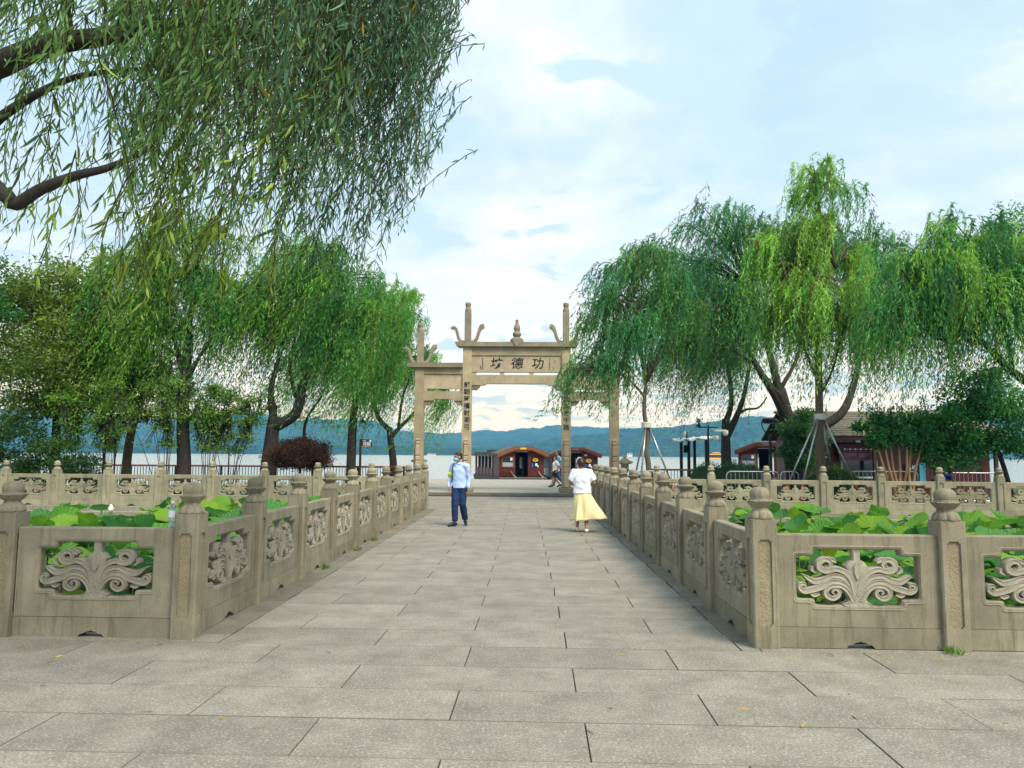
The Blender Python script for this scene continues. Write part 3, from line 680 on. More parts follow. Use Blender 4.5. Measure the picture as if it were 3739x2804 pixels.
# ------------------------------------------------------------------ memorial gate
GY = 31.6
gx = -.315
gate = thing('memorial_gate', 'tall four-columned stone memorial gate with black calligraphy at the bridge end', 'gate', (gx, GY, .12))
def gp(mb, name, mat, parent=gate, smooth=False):
    return mb.build(name, mat, parent, smooth)
def wing(parent, x, z, sx, flip):
    pts = [(0, .03), (.10, .05), (.19, .15), (.25, .32), (.30, .48), (.38, .60), (.47, .63)] if not flip else [(0, .03), (.12, .05), (.21, .17), (.26, .34), (.30, .48), (.38, .56), (.50, .54)]
    w = [.05, .055, .052, .05, .055, .085, .07] if not flip else [.05, .055, .05, .045, .05, .06, .03]
    mb = MB(); mb.ribbon([(x+sx*a*1.18, z+b*1.16) for a, b in pts], [q*1.3 for q in w], -.065, .065); return gp(mb, 'cloud_wing', M['gate_dark'], parent, 45)
def g_column(x, top, inner):
    c_ = gp(MB().box(x-.19, x+.19, -.19, .19, .19, 5.2 if not inner else 6.07, 0, None, .02), 'column', M['gate'])
    gp(MB().box(x-.29, x+.29, -.34, .34, 0, .20, 0, None, .03), 'plinth', M['gate_dark'], c_)
    dm = MB(); z = .2                                        # stepped drum stone clasping the foot of the column
    for h, d in ((.62, .30), (.22, .27), (.24, .25), (.20, .25), (.46, .23), (.14, .21), (.12, .19)):
        dm.box(x-.09, x+.09, -.19-d*.55, -.185, z+.006, z+h-.006, 0, None, .03); z += h
    gp(dm, 'drum_stone', M['gate_panel'], c_)
    sh = MB(); zb = 6.25 if inner else 5.36
    sh.box(x-.135, x+.135, -.135, .135, zb, top-.42, 0, None, .02)
    gp(sh, 'upper_shaft', M['gate_dark'], c_)
    gp(MB().lathe([(.135, top-.42), (.14, top-.36), (.12, top-.26), (.10, top-.21), (.10, top-.18), (.12, top-.14), (.125, top-.07), (.11, top-.02), (.09, top)], 16, 0, Matrix.Translation((x, 0, 0))), 'column_cap', M['gate_dark'], c_, 40)
    for sx in (-1, 1):
        out_ = (sx < 0) == (x < 0)
        wing(c_, x+sx*.14, zb-.01, sx, out_)
    return c_
xi, xo = 2.08, 4.085
cols = [g_column(-xi, 7.98, True), g_column(xi, 7.98, True), g_column(-xo, 7.09, False), g_column(xo, 7.09, False)]
def long_beam(x0, x1, z0, z1, name='roof_beam', d=.30, mat='gate_dark', sh_l=True, sh_r=True):
    a = .07; poly = [(x0, z1), (x0+(.02 if sh_l else 0), z1-.1), (x0+(.12 if sh_l else 0), z0), (x1-(.12 if sh_r else 0), z0), (x1-(.02 if sh_r else 0), z1-.1), (x1, z1)]
    return gp(MB().prism(poly, -d, d), name, M[mat])
long_beam(-2.6, 2.6, 6.065, 6.255); long_beam(-4.62, -xi-.195, 5.175, 5.365, sh_r=False); long_beam(xi+.195, 4.62, 5.175, 5.365, sh_l=False)
xa, xb = -xi+.192, xi-.192
gp(MB().box(xa, xb, -.15, .15, 5.69, 6.064, 0, None, .012), 'upper_beam', M['gate'])
plq = gp(MB().box(xa, xb, -.11, .11, 5.015, 5.688), 'plaque', M['gate_panel'])
gp(MB().box(xa, xb, -.125, .125, 4.995, 5.014), 'plaque_sill', M['gate'], plq)
for s, x in zip('坊德功', (-.87, 0, .87)):
    letter('lettering', s, .50, M['ink'], (x, -.116, 5.34), plq, offset=.006, shear=.12, sx=1.05)
for s, x, z, sz in (('錢王祠前牌坊重建', -1.44, 5.57, .055), ('建立', -1.52, 5.22, .07), ('公元二零零三年秋', 1.38, 5.57, .055)):
    for i, ch in enumerate(s): letter('small_lettering', ch, sz, M['brown_sign'], (x, -.114, z-i*sz*1.15), plq)
def arch_beam(x0, x1, z0, z1, step, dz):
    poly = [(x0, z1), (x0, z0-dz), (x0+step, z0-dz), (x0+step+.05, z0-dz*.4), (x0+step+.12, z0), (x1-step-.12, z0), (x1-step-.05, z0-dz*.4), (x1-step, z0-dz), (x1, z0-dz), (x1, z1)]
    return gp(MB().prism(poly, -.15, .15), 'arch_beam', M['gate'])
arch_beam(xa, xb, 4.505, 4.875, .52, .07)
for x in (xa+.06, -.62, .62, xb-.06):
    k_ = MB().prism([(x-.10, 4.994), (x+.10, 4.994), (x+.10, 4.96), (x+.07, 4.94), (x+.10, 4.876), (x-.10, 4.876), (x-.07, 4.94), (x-.10, 4.96)] if abs(x) < 1 else [(x-.06, 4.994), (x+.14*(1 if x < 0 else 0)+.06*(0 if x < 0 else 1), 4.994), (x+(.08 if x < 0 else .06), 4.876), (x-(.06 if x < 0 else .08), 4.876)], -.10, .10)
    gp(k_, 'strut_block', M['gate'])
for sx in (-1, 1):
    x = sx*(xi-.192)
    gp(MB().prism([(x, 4.434), (x-sx*.36, 4.434), (x-sx*.34, 4.38), (x-sx*.24, 4.27), (x-sx*.22, 4.24), (x, 4.24)], -.12, .12), 'bracket', M['gate_dark'])
    xs0, xs1 = sx*(xi+.192), sx*(xo-.192); a, b = min(xs0, xs1), max(xs0, xs1)
    gp(MB().box(a, b, -.15, .15, 4.90, 5.174, 0, None, .012), 'side_beam', M['gate'])
    gp(MB().box(a, b, -.10, .10, 4.285, 4.898), 'side_panel', M['gate_panel'])
    arch_beam(a, b, 3.85, 4.18, .36, .07)
    for x in (a+.07, b-.07): gp(MB().box(x-.07, x+.07, -.10, .10, 4.181, 4.284), 'strut_block', M['gate'])
    for x, s2 in ((a, 1), (b, -1)):
        gp(MB().prism([(x, 3.779), (x+s2*.36, 3.779), (x+s2*.34, 3.72), (x+s2*.22, 3.61), (x, 3.58)], -.11, .11), 'bracket', M['gate_dark'])
g_ = gp(MB().lathe([(.10, 6.15), (.28, 6.27), (.29, 6.36), (.24, 6.44), (.13, 6.49), (.12, 6.50), (.17, 6.56), (.185, 6.63), (.16, 6.70), (.11, 6.74), (.125, 6.80), (.14, 6.88), (.12, 6.98), (.075, 7.06), (.06, 7.15), (.07, 7.24)], 20), 'gourd_finial', M['gate_dark'], gate, 45)
gp(MB().prism([(-.2, 6.40), (.2, 6.40), (.14, 6.22), (.05, 6.12), (0, 6.06), (-.05, 6.12), (-.14, 6.22)], -.33, -.20), 'leaf_apron', M['gate_dark'], g_)
for sx, s in ((-1, '解韜時攜射潮弓'), (1, '歲臣功高名千路')):
    for i, ch in enumerate(s): letter('couplet_letter', ch, .27, M['ink'], (sx*xi, -.194, 4.43-i*.294), cols[0] if sx < 0 else cols[1], offset=.004)

# stone lanterns by the gate
def lantern(px, Y, label):
    p_ = at(px, 1700, Y); root = thing('stone_lantern', label, 'lantern', (p_.x, Y, .12))
    MB().lathe([(.26, 0), (.26, .12), (.16, .18), (.12, .3), (.12, .75), (.2, .85), (.24, .9)], 8).build('pedestal', M['gate_dark'], root)
    MB().lathe([(.19, .9), (.19, 1.15)], 6).build('lamp_chamber', M['stone_far'], root)
    MB().lathe([(.2, 1.15), (.36, 1.19), (.34, 1.23), (.2, 1.32), (.1, 1.42), (.05, 1.44), (.075, 1.49), (.03, 1.55)], 24, 0, None, lambda i, r, z, q: (r*(1+.10*math.cos(6*q)) if 1 <= i <= 3 else r, z+(.035*math.cos(6*q) if i in (1, 2) else 0))).build('roof', M['stone_far'], root, 50)
lantern(2281, 35, 'small stone lantern with wavy roof near the staked willow and bins')
lantern(1530, 35, 'small stone lantern mostly hidden behind an outer gate column near the railing')

# ------------------------------------------------------------------ lotus ponds
def lotus_mesh(r, cup, wave, seed, base):
    g = np.random.default_rng(seed); n, rings = 22, 4; V = [(0, 0, -cup*.25*r)]; C = [tuple(np.array(base)*1.25)]
    ph = g.random()*6; ph2 = g.random()*6
    for j in range(1, rings+1):
        u = j/rings
        for k in range(n):
            q_ = 2*math.pi*k/n; e = u**2*wave*(math.sin(3*q_+ph)*.6+math.sin(7*q_+ph2)*.4)*r
            rr = r*u*(1+.05*math.sin(5*q_+ph)*u); ray = 1+.12*math.cos(q_*11)
            V.append((rr*math.cos(q_), rr*math.sin(q_), cup*r*(u**1.7-.25)*.6+e)); C.append(tuple(np.array(base)*(1.0 if k % 2 else .82)*ray*(1-.1*u)))
    f3 = np.array([(0, 1+k, 1+(k+1) % n) for k in range(n)]); f4 = np.array([(1+j*n+k, 1+(j+1)*n+k, 1+(j+1)*n+(k+1) % n, 1+j*n+(k+1) % n) for j in range(rings-1) for k in range(n)])
    return np_mesh('leaf', np.array(V), f4, f3, [M['lotus']], tint=np.clip(np.array(C), .004, .9), smooth=True)
LB = [(.085, .29, .030), (.14, .34, .022), (.05, .21, .05), (.20, .38, .02), (.065, .25, .055)]
lotus_v = [lotus_mesh(random.uniform(.19, .29), random.choice((.5, .25, .05, -.35, .7)), random.uniform(.08, .22), s, LB[s % 5]) for s in range(14)]
stem_me = MB().tube([(0, 0, -1), (.02, 0, -.5), (0, 0, -.01)], [.012, .011, .009], 6).mesh('stem', [plain('lotus stem', (.08, .16, .04), .7)], True)
def lotus_patch(n, xr, yr, label, group, zr, keep):
    k = 0
    while k < n:
        x, y = random.uniform(*xr), random.uniform(*yr)
        if not keep(x, y): continue
        k += 1
        root = thing('lotus_plant', label, 'plant', (x, y, -.55), random.random()*6, group)
        for j in range(random.choice((3, 4, 4, 5))):
            a = random.random()*6.28; d_ = random.uniform(.1, .55); z = random.uniform(*zr)*(1 if random.random() < .8 else .7) + .55
            lf = link('leaf', random.choice(lotus_v), root); lf.location = (d_*math.cos(a), d_*math.sin(a), z)
            tl = random.gauss(0, .36); lf.rotation_euler = (tl, random.gauss(0, .36), random.random()*6); sc = random.uniform(.75, 1.15); lf.scale = (sc,)*3
            st = link('stem', stem_me, lf); st.scale = (1, 1, z/sc); st.rotation_euler = (-tl, 0, 0)
lotus_patch(105, (-9.5, -3.8), (8.0, 19.5), 'clump of bright green lotus leaves in the pond behind the bottle', 'lotus plants in the pond behind the bottle', (.02, .52), lambda x, y: x > -y*.72+.3 and not (x > -4.6 and y > 17) and (y < 16.5 or random.random() < .5))
lotus_patch(110, (2.9, 11.2), (7.9, 18.6), 'clump of bright green lotus leaves in the pond before the ticket house', 'lotus plants in the pond before the ticket house', (.0, .46), lambda x, y: x < y*.70-.2 and (y < 16 or random.random() < .5))
bd = thing('lotus_bud', 'single white lotus bud above the leaves behind the bottle', 'flower', tuple(at(405, 1858, 13))[:2] + (-.5,))
MB().lathe([(.005, 0), (.04, .03), (.05, .07), (.03, .12), (.004, .15)], 10, 0, Matrix.Translation((0, 0, at(405, 1862, 13).z+.45))).build('petals', M['petal'], bd, True)
MB().tube([(0, 0, 0), (0, 0, at(405, 1862, 13).z+.46)], .01, 6).build('stem', M['twig'], bd)

# bottle on the balustrade
bp = at(627, 1922, 6.93); bt = thing('water_bottle', 'clear plastic water bottle standing on the balustrade beside a corner post', 'bottle', (bp.x, 6.935, PH+.003))
MB().lathe([(.030, 0), (.034, .006), (.034, .05), (.032, .056), (.034, .062), (.034, .15), (.031, .165), (.016, .20), (.0135, .205), (.0135, .215)], 20).build('bottle_body', M['clear'], bt, 60)
MB().lathe([(.0345, .09), (.0347, .092), (.0347, .145), (.0345, .147)], 20).build('label', M['paper'], bt)
MB().lathe([(.0155, .213), (.016, .215), (.016, .235), (.014, .238)], 14).build('cap', M['white'], bt)
# ------------------------------------------------------------------ boats and landing
def boat(loc, rz, num, label, pale_side, scale=1.):
    root = thing('tour_boat', label, 'boat', loc, rz, 'wooden tour boats moored at the quay'); root.scale = (scale,)*3
    W2, LB_, Hh = 1.5, 8.2, 1.52
    hull = MB(); P = [(-W2-.12, -.25), (W2+.12, -.25), (W2+.2, 1.5), (W2+.1, LB_), (W2-.5, LB_+1.1), (-W2+.5, LB_+1.1), (-W2-.1, LB_), (-W2-.2, 1.5)]; n = len(P)
    hull.add([(x*.86, y*.97+.1, -1.15) for x, y in P]+[(x, y, -.18) for x, y in P]+[(x, y, -.02) for x, y in P], [tuple(reversed(range(n)))]+[(k*n+i, k*n+(i+1) % n, (k+1)*n+(i+1) % n, (k+1)*n+i) for k in (0, 1) for i in range(n)]+[tuple(range(2*n, 3*n))])
    hl = hull.build('hull', M['wood_grey'], root)
    MB().tube([(-W2-.1, -.30, -.10), (W2+.1, -.30, -.10)], .07, 8).build('bow_fender', M['wood_grey'], hl)
    # front wall with door and two windows (pieces round the openings)
    def top(x): return Hh+.05+.40*max(0, 1-max(0, abs(x-.02)-.55)/.98)
    fr = MB()
    for x0, x1, z0, z1 in ((-W2, -1.36, 0, None), (-1.36, -.56, 0, .60), (-1.36, -.56, 1.30, None), (-.56, -.46, 0, None), (-.46, .40, 1.66, None), (.40, .56, 0, None), (.56, 1.22, 0, .56), (.56, 1.22, 1.26, None), (1.22, W2, 0, None)):
        zt = (z1, z1) if z1 is not None else (top(x0)-.06, top(x1)-.06); fr.prism([(x0, z0), (x1, z0), (x1, zt[1]), (x0, zt[0])], 0, .07)
    fw_ = fr.build('front_wall', M['wood'], root)
    for x0, x1 in ((-1.40, -.52), (.52, 1.26)): MB().box(x0, x1, -.03, -.003, .02, .50, 0, None, .01).build('lower_panel', M['wood'], fw_)
    rf = MB(); xs = [-1.72, -.55, .6, 1.74]; th = .14
    zs = [Hh-.02, 1.96, 1.96, Hh-.02]
    for i in range(3):
        y0, y1 = -.28, 1.9
        vs = [(xs[i], y0, zs[i]-th), (xs[i+1], y0, zs[i+1]-th), (xs[i+1], y1, zs[i+1]-th), (xs[i], y1, zs[i]-th), (xs[i], y0, zs[i]+.03), (xs[i+1], y0, zs[i+1]+.03), (xs[i+1], y1, zs[i+1]+.03), (xs[i], y1, zs[i]+.03)]
        rf.add(vs, [(3, 2, 1, 0), (4, 5, 6, 7), (0, 1, 5, 4), (1, 2, 6, 5), (2, 3, 7, 6), (3, 0, 4, 7)])
    roof = rf.build('roof', M['wood_grey'], root)
    fa = MB()
    for i in range(3):
        fa.prism([(xs[i], zs[i]-.20), (xs[i+1], zs[i+1]-.20), (xs[i+1], zs[i+1]-.03), (xs[i], zs[i]-.03)], -.315, -.282)
        fa.prism([(xs[i]*.97, zs[i]-.25), (xs[i+1]*.97, zs[i+1]-.25), (xs[i+1]*.97, zs[i+1]-.19), (xs[i]*.97, zs[i]-.19)], -.295, -.262)
    fa.build('fascia', M['wood_warm'] if num == '#1' else M['wood'], roof)
    r2 = MB(); r2.box(-W2-.28, W2+.28, 1.9, LB_-.2, Hh-.18, Hh-.02); r2.box(-W2-.12, W2+.12, 1.9, LB_-.4, Hh-.02, Hh+.10); r2.box(-.8, .8, 2.4, LB_-1, Hh+.10, Hh+.26)
    r2.build('cabin_roof', M['wood_grey'], root)
    MB().box(-.2, .2, -.325, -.316, 1.78, 1.90).build('name_plate', M['gold'] if num == '#1' else M['wood_grey'], roof)
    MB().box(-.40, .34, 1.2, 1.25, .03, 1.6).build('cabin_back', M['dark_in'], root)
    inn = MB(); inn.box(-W2+.08, W2-.08, .02, LB_-.3, .005, .02); inn.box(-W2+.02, -W2+.05, .1, 1.85, .0, Hh-.1); inn.box(W2-.05, W2-.02, .1, 1.85, 0, Hh-.1); inn.box(.45, W2-.06, 1.3, 1.35, .02, 1.6); inn.box(-W2+.06, -.5, 1.3, 1.35, .02, 1.6)
    inn.build('interior', M['dark_in'], root)
    MB().box(.14, .28, 1.15, 1.19, .52, 1.28).build('bright_rear_pane', M['paper'], root)
    # left window: open awning sash; right window: dark with plate
    sash = MB()
    for x0, x1, z0, z1 in ((-1.38, -1.31, .60, 1.31), (-.62, -.54, .60, 1.31), (-1.31, -.62, 1.25, 1.31), (-1.31, -.62, .60, .66)): sash.box(x0, x1, -.06, .02, z0, z1)
    sw = sash.build('window_frame', M['wood_warm'], fw_)
    MB().box(-1.31, -.62, -.03, -.02, .66, 1.25).build('pane', M['glass'], sw); MB().box(-1.30, -.63, -.036, -.032, .67, .93).build('blind', M['glass_pale'], sw); MB().box(-.80, -.66, -.042, -.037, 1.05, 1.24).build('notice', M['paper'], sw)
    s2 = MB()
    for x0, x1, z0, z1 in ((.55, .62, .55, 1.28), (1.16, 1.23, .55, 1.28), (.62, 1.16, 1.22, 1.28), (.62, 1.16, .55, .60)): s2.box(x0, x1, -.02, .03, z0, z1)
    w2_ = s2.build('window_frame', M['wood'], fw_)
    MB().box(.62, 1.16, .02, .03, .60, 1.22).build('pane', M['glass'], w2_)
    for a, b, c_, d_, mt in ((.66, .76, .62, .86, 'blue'), (.90, 1.04, .70, .88, 'paper'), (1.05, 1.12, .62, .76, 'paper')): MB().box(a, b, .005, .016, c_, d_).build('poster', M[mt], w2_)
    ov = MB(); ov.prism([(.90+.19*math.cos(q_*math.pi/12), 1.10+.12*math.sin(q_*math.pi/12)) for q_ in range(24)], -.05, -.035); po = ov.build('number_plate', M['gold'], root)
    letter('lettering', num, .17, M['brown_sign'], (.90, -.054, 1.10), po, offset=.004)
    MB().box(.62, .80, -.012, -.001, 1.40, 1.50).build('small_plate', M['paper' if num != '#1' else 'wood_grey'], fw_)
    # side walls: posts, pale curtains, low boards
    for sx in (-1, 1):
        bays = 5; y0 = 1.95; L = (LB_-.5-y0)/bays
        for i in range(bays+1): MB().box(sx*W2-.06, sx*W2+.06, y0+i*L-.06, y0+i*L+.06, -.02, Hh-.18).build('side_post', M['white'] if pale_side else M['wood'], root)
        MB().box(sx*W2-.035, sx*W2+.035, y0+.06, LB_-.56, 0, .52).build('side_board', M['white'] if pale_side else M['wood'], root)
        MB().box(sx*W2-.02, sx*W2+.02, .07, y0-.06, 0, Hh-.05).build('fore_side_board', M['wood'], root)
        for i in range(bays):
            MB().box(sx*(W2-.03)-.008, sx*(W2-.03)+.008, y0+i*L+.10, y0+i*L+.10+L*.5, .53, Hh-.2).build('curtain', M['cloth_pale'], root)
        MB().box(sx*(W2-.25)-.01, sx*(W2-.25)+.01, y0, LB_-.6, .0, Hh-.2).build('inner_panel', M['dark_in'], root)
    for k, (x, z) in enumerate(((-.62, .35), (1.22, .35))):
        MB().tube(smooth_path([(x-.12, -.05, z), (x-.05, -.12, z-.15), (x+.06, -.22, z-.3), (x+.14, -.3, -.02), (x+.05, -.40, -.25)]), .018, 6).build('mooring_rope', M['rope'], root, True)
    rl = MB()
    for z in (.18, .36): rl.box(-1.45, -.62, -.16, -.13, z, z+.03)
    rl.box(-1.45, -1.42, -.16, -.13, 0, .39); rl.box(-.65, -.62, -.16, -.13, 0, .39); rl.build('guard_rail', M['wood'], root)
    return root
b1 = at(1906, 1741, 49.5); boat((b1.x, 49.5, b1.z), R(15), '#1', 'warm brown wooden tour boat with number one oval plate at the quay', False)
b2 = at(2100, 1743, 50); boat((b2.x, 50, b2.z), R(3), '#2', 'dark red wooden tour boat with number two plate and white side posts', True)
b3 = at(2800, 1750, 46.5); boat((b3.x, 46.5, b3.z+.12), R(-17), '#3', 'dark maroon wooden tour boat behind the round bushes and fork-headed lamp', False, 1.08)

fb = at(2614, 1671, 650); fbt = thing('dragon_boat', 'distant gilded pleasure boat on the lake under the far wooded hill', 'boat', (fb.x, 650, -.8))
MB().prism([(-6.2, 0), (5.6, 0), (6.6, 1.6), (5.6, 1.2), (-5.6, 1.2), (-6.6, 1.9)], -1.6, 1.6).build('hull', M['yellowroof'], fbt)
MB().box(-5.2, 5.2, -1.4, 1.4, 1.2, 3.6).build('cabin', M['wood_dark'], fbt)
for x, w_, z in ((0, 5.6, 3.6), (.2, 2.8, 5.0)):
    MB().prism([(x-w_, z), (x+w_, z), (x+w_*1.05, z+.5), (x+w_*.7, z+.9), (x-w_*.7, z+.9), (x-w_*1.05, z+.5)], -1.8, 1.8).build('roof', M['yellowroof'], fbt)
MB().box(-1.9, 2.3, -1.2, 1.2, 4.4, 5.02).build('upper_cabin', M['wood_dark'], fbt)
MB().tube([(-6.0, 0, 1.4), (-7.0, 0, 2.6), (-6.7, 0, 4.2)], [.5, .45, .3], 8).build('prow_dragon', M['yellowroof'], fbt)

def far_house(px, py, Y, w_, h, label, group=None, col_='white'):
    p_ = at(px, py, Y); r_ = thing('lakeside_pavilion', label, 'building', (p_.x, Y, p_.z-h), 0, group)
    MB().box(-w_/2, w_/2, 0, w_*.6, -14, h*.6).build('wall', M[col_], r_)
    wn = max(2, int(w_/6))
    for i in range(wn): MB().box(-w_/2+w_*(i+.25)/wn, -w_/2+w_*(i+.75)/wn, -.3, -.02, h*.12, h*.45).build('window', M['dark_in'], r_)
    MB().prism([(-w_*.56, h*.58), (w_*.56, h*.58), (w_*.35, h), (-w_*.35, h)], -.5, w_*.65).build('roof', M['wood_grey'] if col_ == 'white' else M['white'], r_)
far_house(1575, 1652, 2150, 24, 7, 'white lakeside pavilion low on the far wooded shore')
for x, y, w_ in ((2110, 1617, 26), (2170, 1625, 12), (2268, 1606, 22), (2440, 1607, 24), (2705, 1635, 40), (2790, 1598, 22), (2760, 1602, 14), (2545, 1610, 16), (2300, 1650, 14), (2480, 1642, 14)):
    far_house(x, y, 2650 if y < 1645 else 2160, w_, 9, 'small white building among the trees on the far hillside', 'white buildings on the far hillside', 'white')

# ------------------------------------------------------------------ railings, lamps, signs, landing shelter
def railing(label, pts, h, spacing, topm, group=None):
    x0, y0 = pts[0]; root = thing('lake_railing', label, 'railing', (x0, y0, 0), 0, group)
    bal = MB().box(-.012, .012, -.012, .012, .06, h-.04).mesh('baluster', [M['black']])
    for (xa, ya), (xb, yb) in zip(pts[:-1], pts[1:]):
        L = math.hypot(xb-xa, yb-ya); a = math.atan2(yb-ya, xb-xa); T = Matrix.Translation((xa-x0, ya-y0, 0)) @ Matrix.Rotation(a, 4, 'Z')
        MB().box(-.05, L+.05, -.055, .055, h-.04, h+.045, 0, T, .02).build('top_rail', topm, root)
        MB().box(0, L, -.02, .02, .06, .1, 0, T).build('bottom_rail', M['black'], root)
        n = int(L/spacing); npost = max(1, round(L/2.2))
        for i in range(npost+1): MB().box(L*i/npost-.045, L*i/npost+.045, -.045, .045, -.3, h-.041, 0, T).build('rail_post', M['black'], root)
        for i in range(1, n):
            b_ = link('baluster', bal, root); b_.matrix_local = T @ Matrix.Translation((L*i/n, 0, 0))
ry = 36.0
xl_ = at(312, 1700, ry).x; xr_ = at(1475, 1703, ry).x
railing('red-topped black railing along the lake edge below the willows and signs', [(xl_, ry), (xr_, ry)], 1.04, .14, M['redrail'])
railing('dark railing along the lake edge beside the landing shelter and dark bins', [(at(2380, 1720, 37).x, 37), (at(2592, 1722, 37).x, 37)], .98, .15, M['wood_warm'])
def hoop_barrier(px0, px1, Y, label, top_y=1722):
    a, b = at(px0, top_y, Y), at(px1, top_y, Y); L = b.x-a.x; h = (a.z+b.z)/2; root = thing('hoop_barrier', label, 'barrier', (a.x, Y, 0))
    r = .12; P = [(0, 0, .02), (0, 0, h-r), (r*.3, 0, h-r*.3), (r, 0, h), (L-r, 0, h), (L-r*.3, 0, h-r*.3), (L, 0, h-r), (L, 0, .02)]
    MB().tube(P, .022, 8).build('hoop_frame', M['steel'], root, True); MB().tube([(0, 0, .18), (L, 0, .18)], .016, 6).build('lower_bar', M['steel'], root)
    n = max(3, int(L/.14))
    bar = MB().tube([(0, 0, .18), (0, 0, h-.02)], .009, 5).mesh('upright', [M['steel']])
    for i in range(1, n): o_ = link('upright', bar, root); o_.location = (L*i/n, 0, 0)
hoop_barrier(2653, 2842, 25.2, 'grey steel hoop barrier in front of the clipped round bush')
hoop_barrier(2850, 2915, 25.6, 'short steel hoop barrier beside the red-tipped tree prop', 1722)
hoop_barrier(3105, 3350, 26.2, 'grey steel hoop barrier behind the tan-stemmed myrtle', 1722)
hoop_barrier(3440, 3660, 26.4, 'grey steel hoop barrier under the spreading dark tree', 1727)
hoop_barrier(2330, 2425, 26.8, 'grey steel hoop barrier beside the slender staked willow', 1720)

def fork_lamp(px, Y, top_y, label):
    p_ = at(px, top_y, Y); h = p_.z; root = thing('street_lamp', label, 'lamp', (p_.x, Y, 0))
    MB().lathe([(.10, 0), (.10, .3), (.06, .34), (.055, h-1.0), (.075, h-.98), (.075, h-.78), (.03, h-.70)], 12).build('pole', M['black'], root, 40)
    for sx in (-1, 1): MB().tube(smooth_path([(0, 0, h-.82), (sx*.16, 0, h-.66), (sx*.33, 0, h-.40), (sx*.36, 0, h-.12)]), .028, 8).build('fork_arm', M['black'], root, True)
    hd = MB().lathe([(.30, h-.20), (.34, h-.14), (.34, h-.05), (.30, h)], 24).build('lamp_head', M['black'], root, 40)
    MB().lathe([(.24, h-.235), (.27, h-.205)], 20).build('diffuser', M['glass_pale'], hd)
fork_lamp(2810, 34, 1528, 'black fork-headed street lamp in front of the dark maroon boat')
def arm_lamp(px, Y, top_y, label, side=-1, base=0.):
    p_ = at(px, top_y, Y); h = p_.z-base; root = thing('street_lamp', label, 'lamp', (p_.x, Y, base))
    MB().lathe([(.09, 0), (.09, .35), (.05, .4), (.04, h)], 10).build('pole', M['black'], root, 40)
    MB().tube(smooth_path([(0, 0, h-.05), (side*.1, 0, h+.12), (side*.25, 0, h+.10), (side*.3, 0, h-.02)]), .022, 6).build('arm', M['black'], root, True)
    MB().lathe([(.05, h-.02), (.10, h-.06), (.16, h-.16), (.15, h-.19)], 14, 0, Matrix.Translation((side*.3, 0, 0))).build('lamp_shade', M['black'], root, 40)
arm_lamp(1300, 33.4, 1530, 'black street lamp beside the straight dark willow trunk', 1)
arm_lamp(1010, 29, 1480, 'black street lamp half hidden behind the big forked willow', -1)
# camera mast with dome cameras
p_ = at(2642, 1565, 33); h = p_.z; rt_ = thing('camera_mast', 'dark mast with white dome cameras in front of the forked willow', 'camera mast', (p_.x, 33, 0))
MB().lathe([(.13, 0), (.13, .5), (.06, .56), (.055, h)], 12).build('pole', M['black'], rt_, 40)
for dx, dz in ((-.36, -.42), (.06, -.2)):
    dm = MB().lathe([(.12, .12), (.12, .0), (.10, -.07), (.05, -.12), (.01, -.13)], 14, 0, Matrix.Translation((dx, -.06, h+dz))).build('dome_camera', M['white'], rt_, 50)
    MB().tube([(0, 0, h+dz+.16), (dx, -.06, h+dz+.14)], .02, 6).build('bracket', M['black'], dm)
MB().box(-.40, .10, -.10, -.02, h-.12, h-.05).build('bullet_camera', M['white'], rt_)
p_ = at(2585, 1553, 38); h = p_.z; rt_ = thing('lamp_mast', 'thin dark mast with a cross bar and round float at its end', 'mast', (p_.x, 38, -.1))
MB().tube([(0, 0, 0), (0, 0, h+.1)], .05, 8).build('pole', M['black'], rt_); MB().tube([(-.50, 0, h), (.50, 0, h)], .035, 6).build('cross_bar', M['black'], rt_)
MB().ball((-.46, 0, h+.33), (.12, .12, .13)).build('globe', M['steel'], rt_, True); MB().lathe([(.12, h+.02), (.10, h+.1), (.05, h+.2)], 10, 0, Matrix.Translation((-.46, 0, 0))).build('globe_base', M['black'], rt_)

def flag_sign(px0, px1, py0, py1, Y, label, mat, lines, pole_side=-1):
    a, b = at(px0, py0, Y), at(px1, py1, Y); w_, h = b.x-a.x, a.z-b.z; root = thing('direction_sign', label, 'sign', (a.x, Y, 0))
    MB().box(-.05, .03, -.04, .04, -.05, a.z+.02, 0, None, .006).build('post', M[mat], root)
    pn = MB().box(.032, w_, -.025, .025, b.z, a.z, 0, None, .006).build('sign_board', M[mat], root)
    for s, u, v, sz, mt in lines: letter('lettering', s, sz*h, M[mt], (w_*u, -.028, b.z+h*v), pn, offset=.002)
    return root, pn, w_, b.z, h
s_ = flag_sign(1318, 1358, 1604, 1633, 30, 'dark brown flag sign with two white lines beside the lake railing', 'brown_sign', [('出入口', .32, .82, .15, 'paper'), ('团队乘船', .55, .56, .24, 'paper'), ('团队通道', .55, .33, .24, 'paper'), ('BOAT TOURS FOR GROUPS', .5, .12, .09, 'paper')])
MB().prism([(s_[2]*.86+.045*math.cos(q_*.4), s_[3]+s_[4]*.82+.045*math.sin(q_*.4)) for q_ in range(16)], -.030, -.026).build('arrow_disc', M['paper'], s_[1])
s_ = flag_sign(385, 424, 1597, 1628, 28.5, 'small weathered brown sign on two legs among thin-stemmed shrubs', 'brown_sign', [('湖畔须知', .5, .6, .26, 'gold'), ('注意安全', .5, .28, .22, 'gold')])
MB().box(s_[2]-.05, s_[2]+.0, -.02, .02, -.05, s_[3]-.002).build('leg', M['brown_sign'], s_[0])

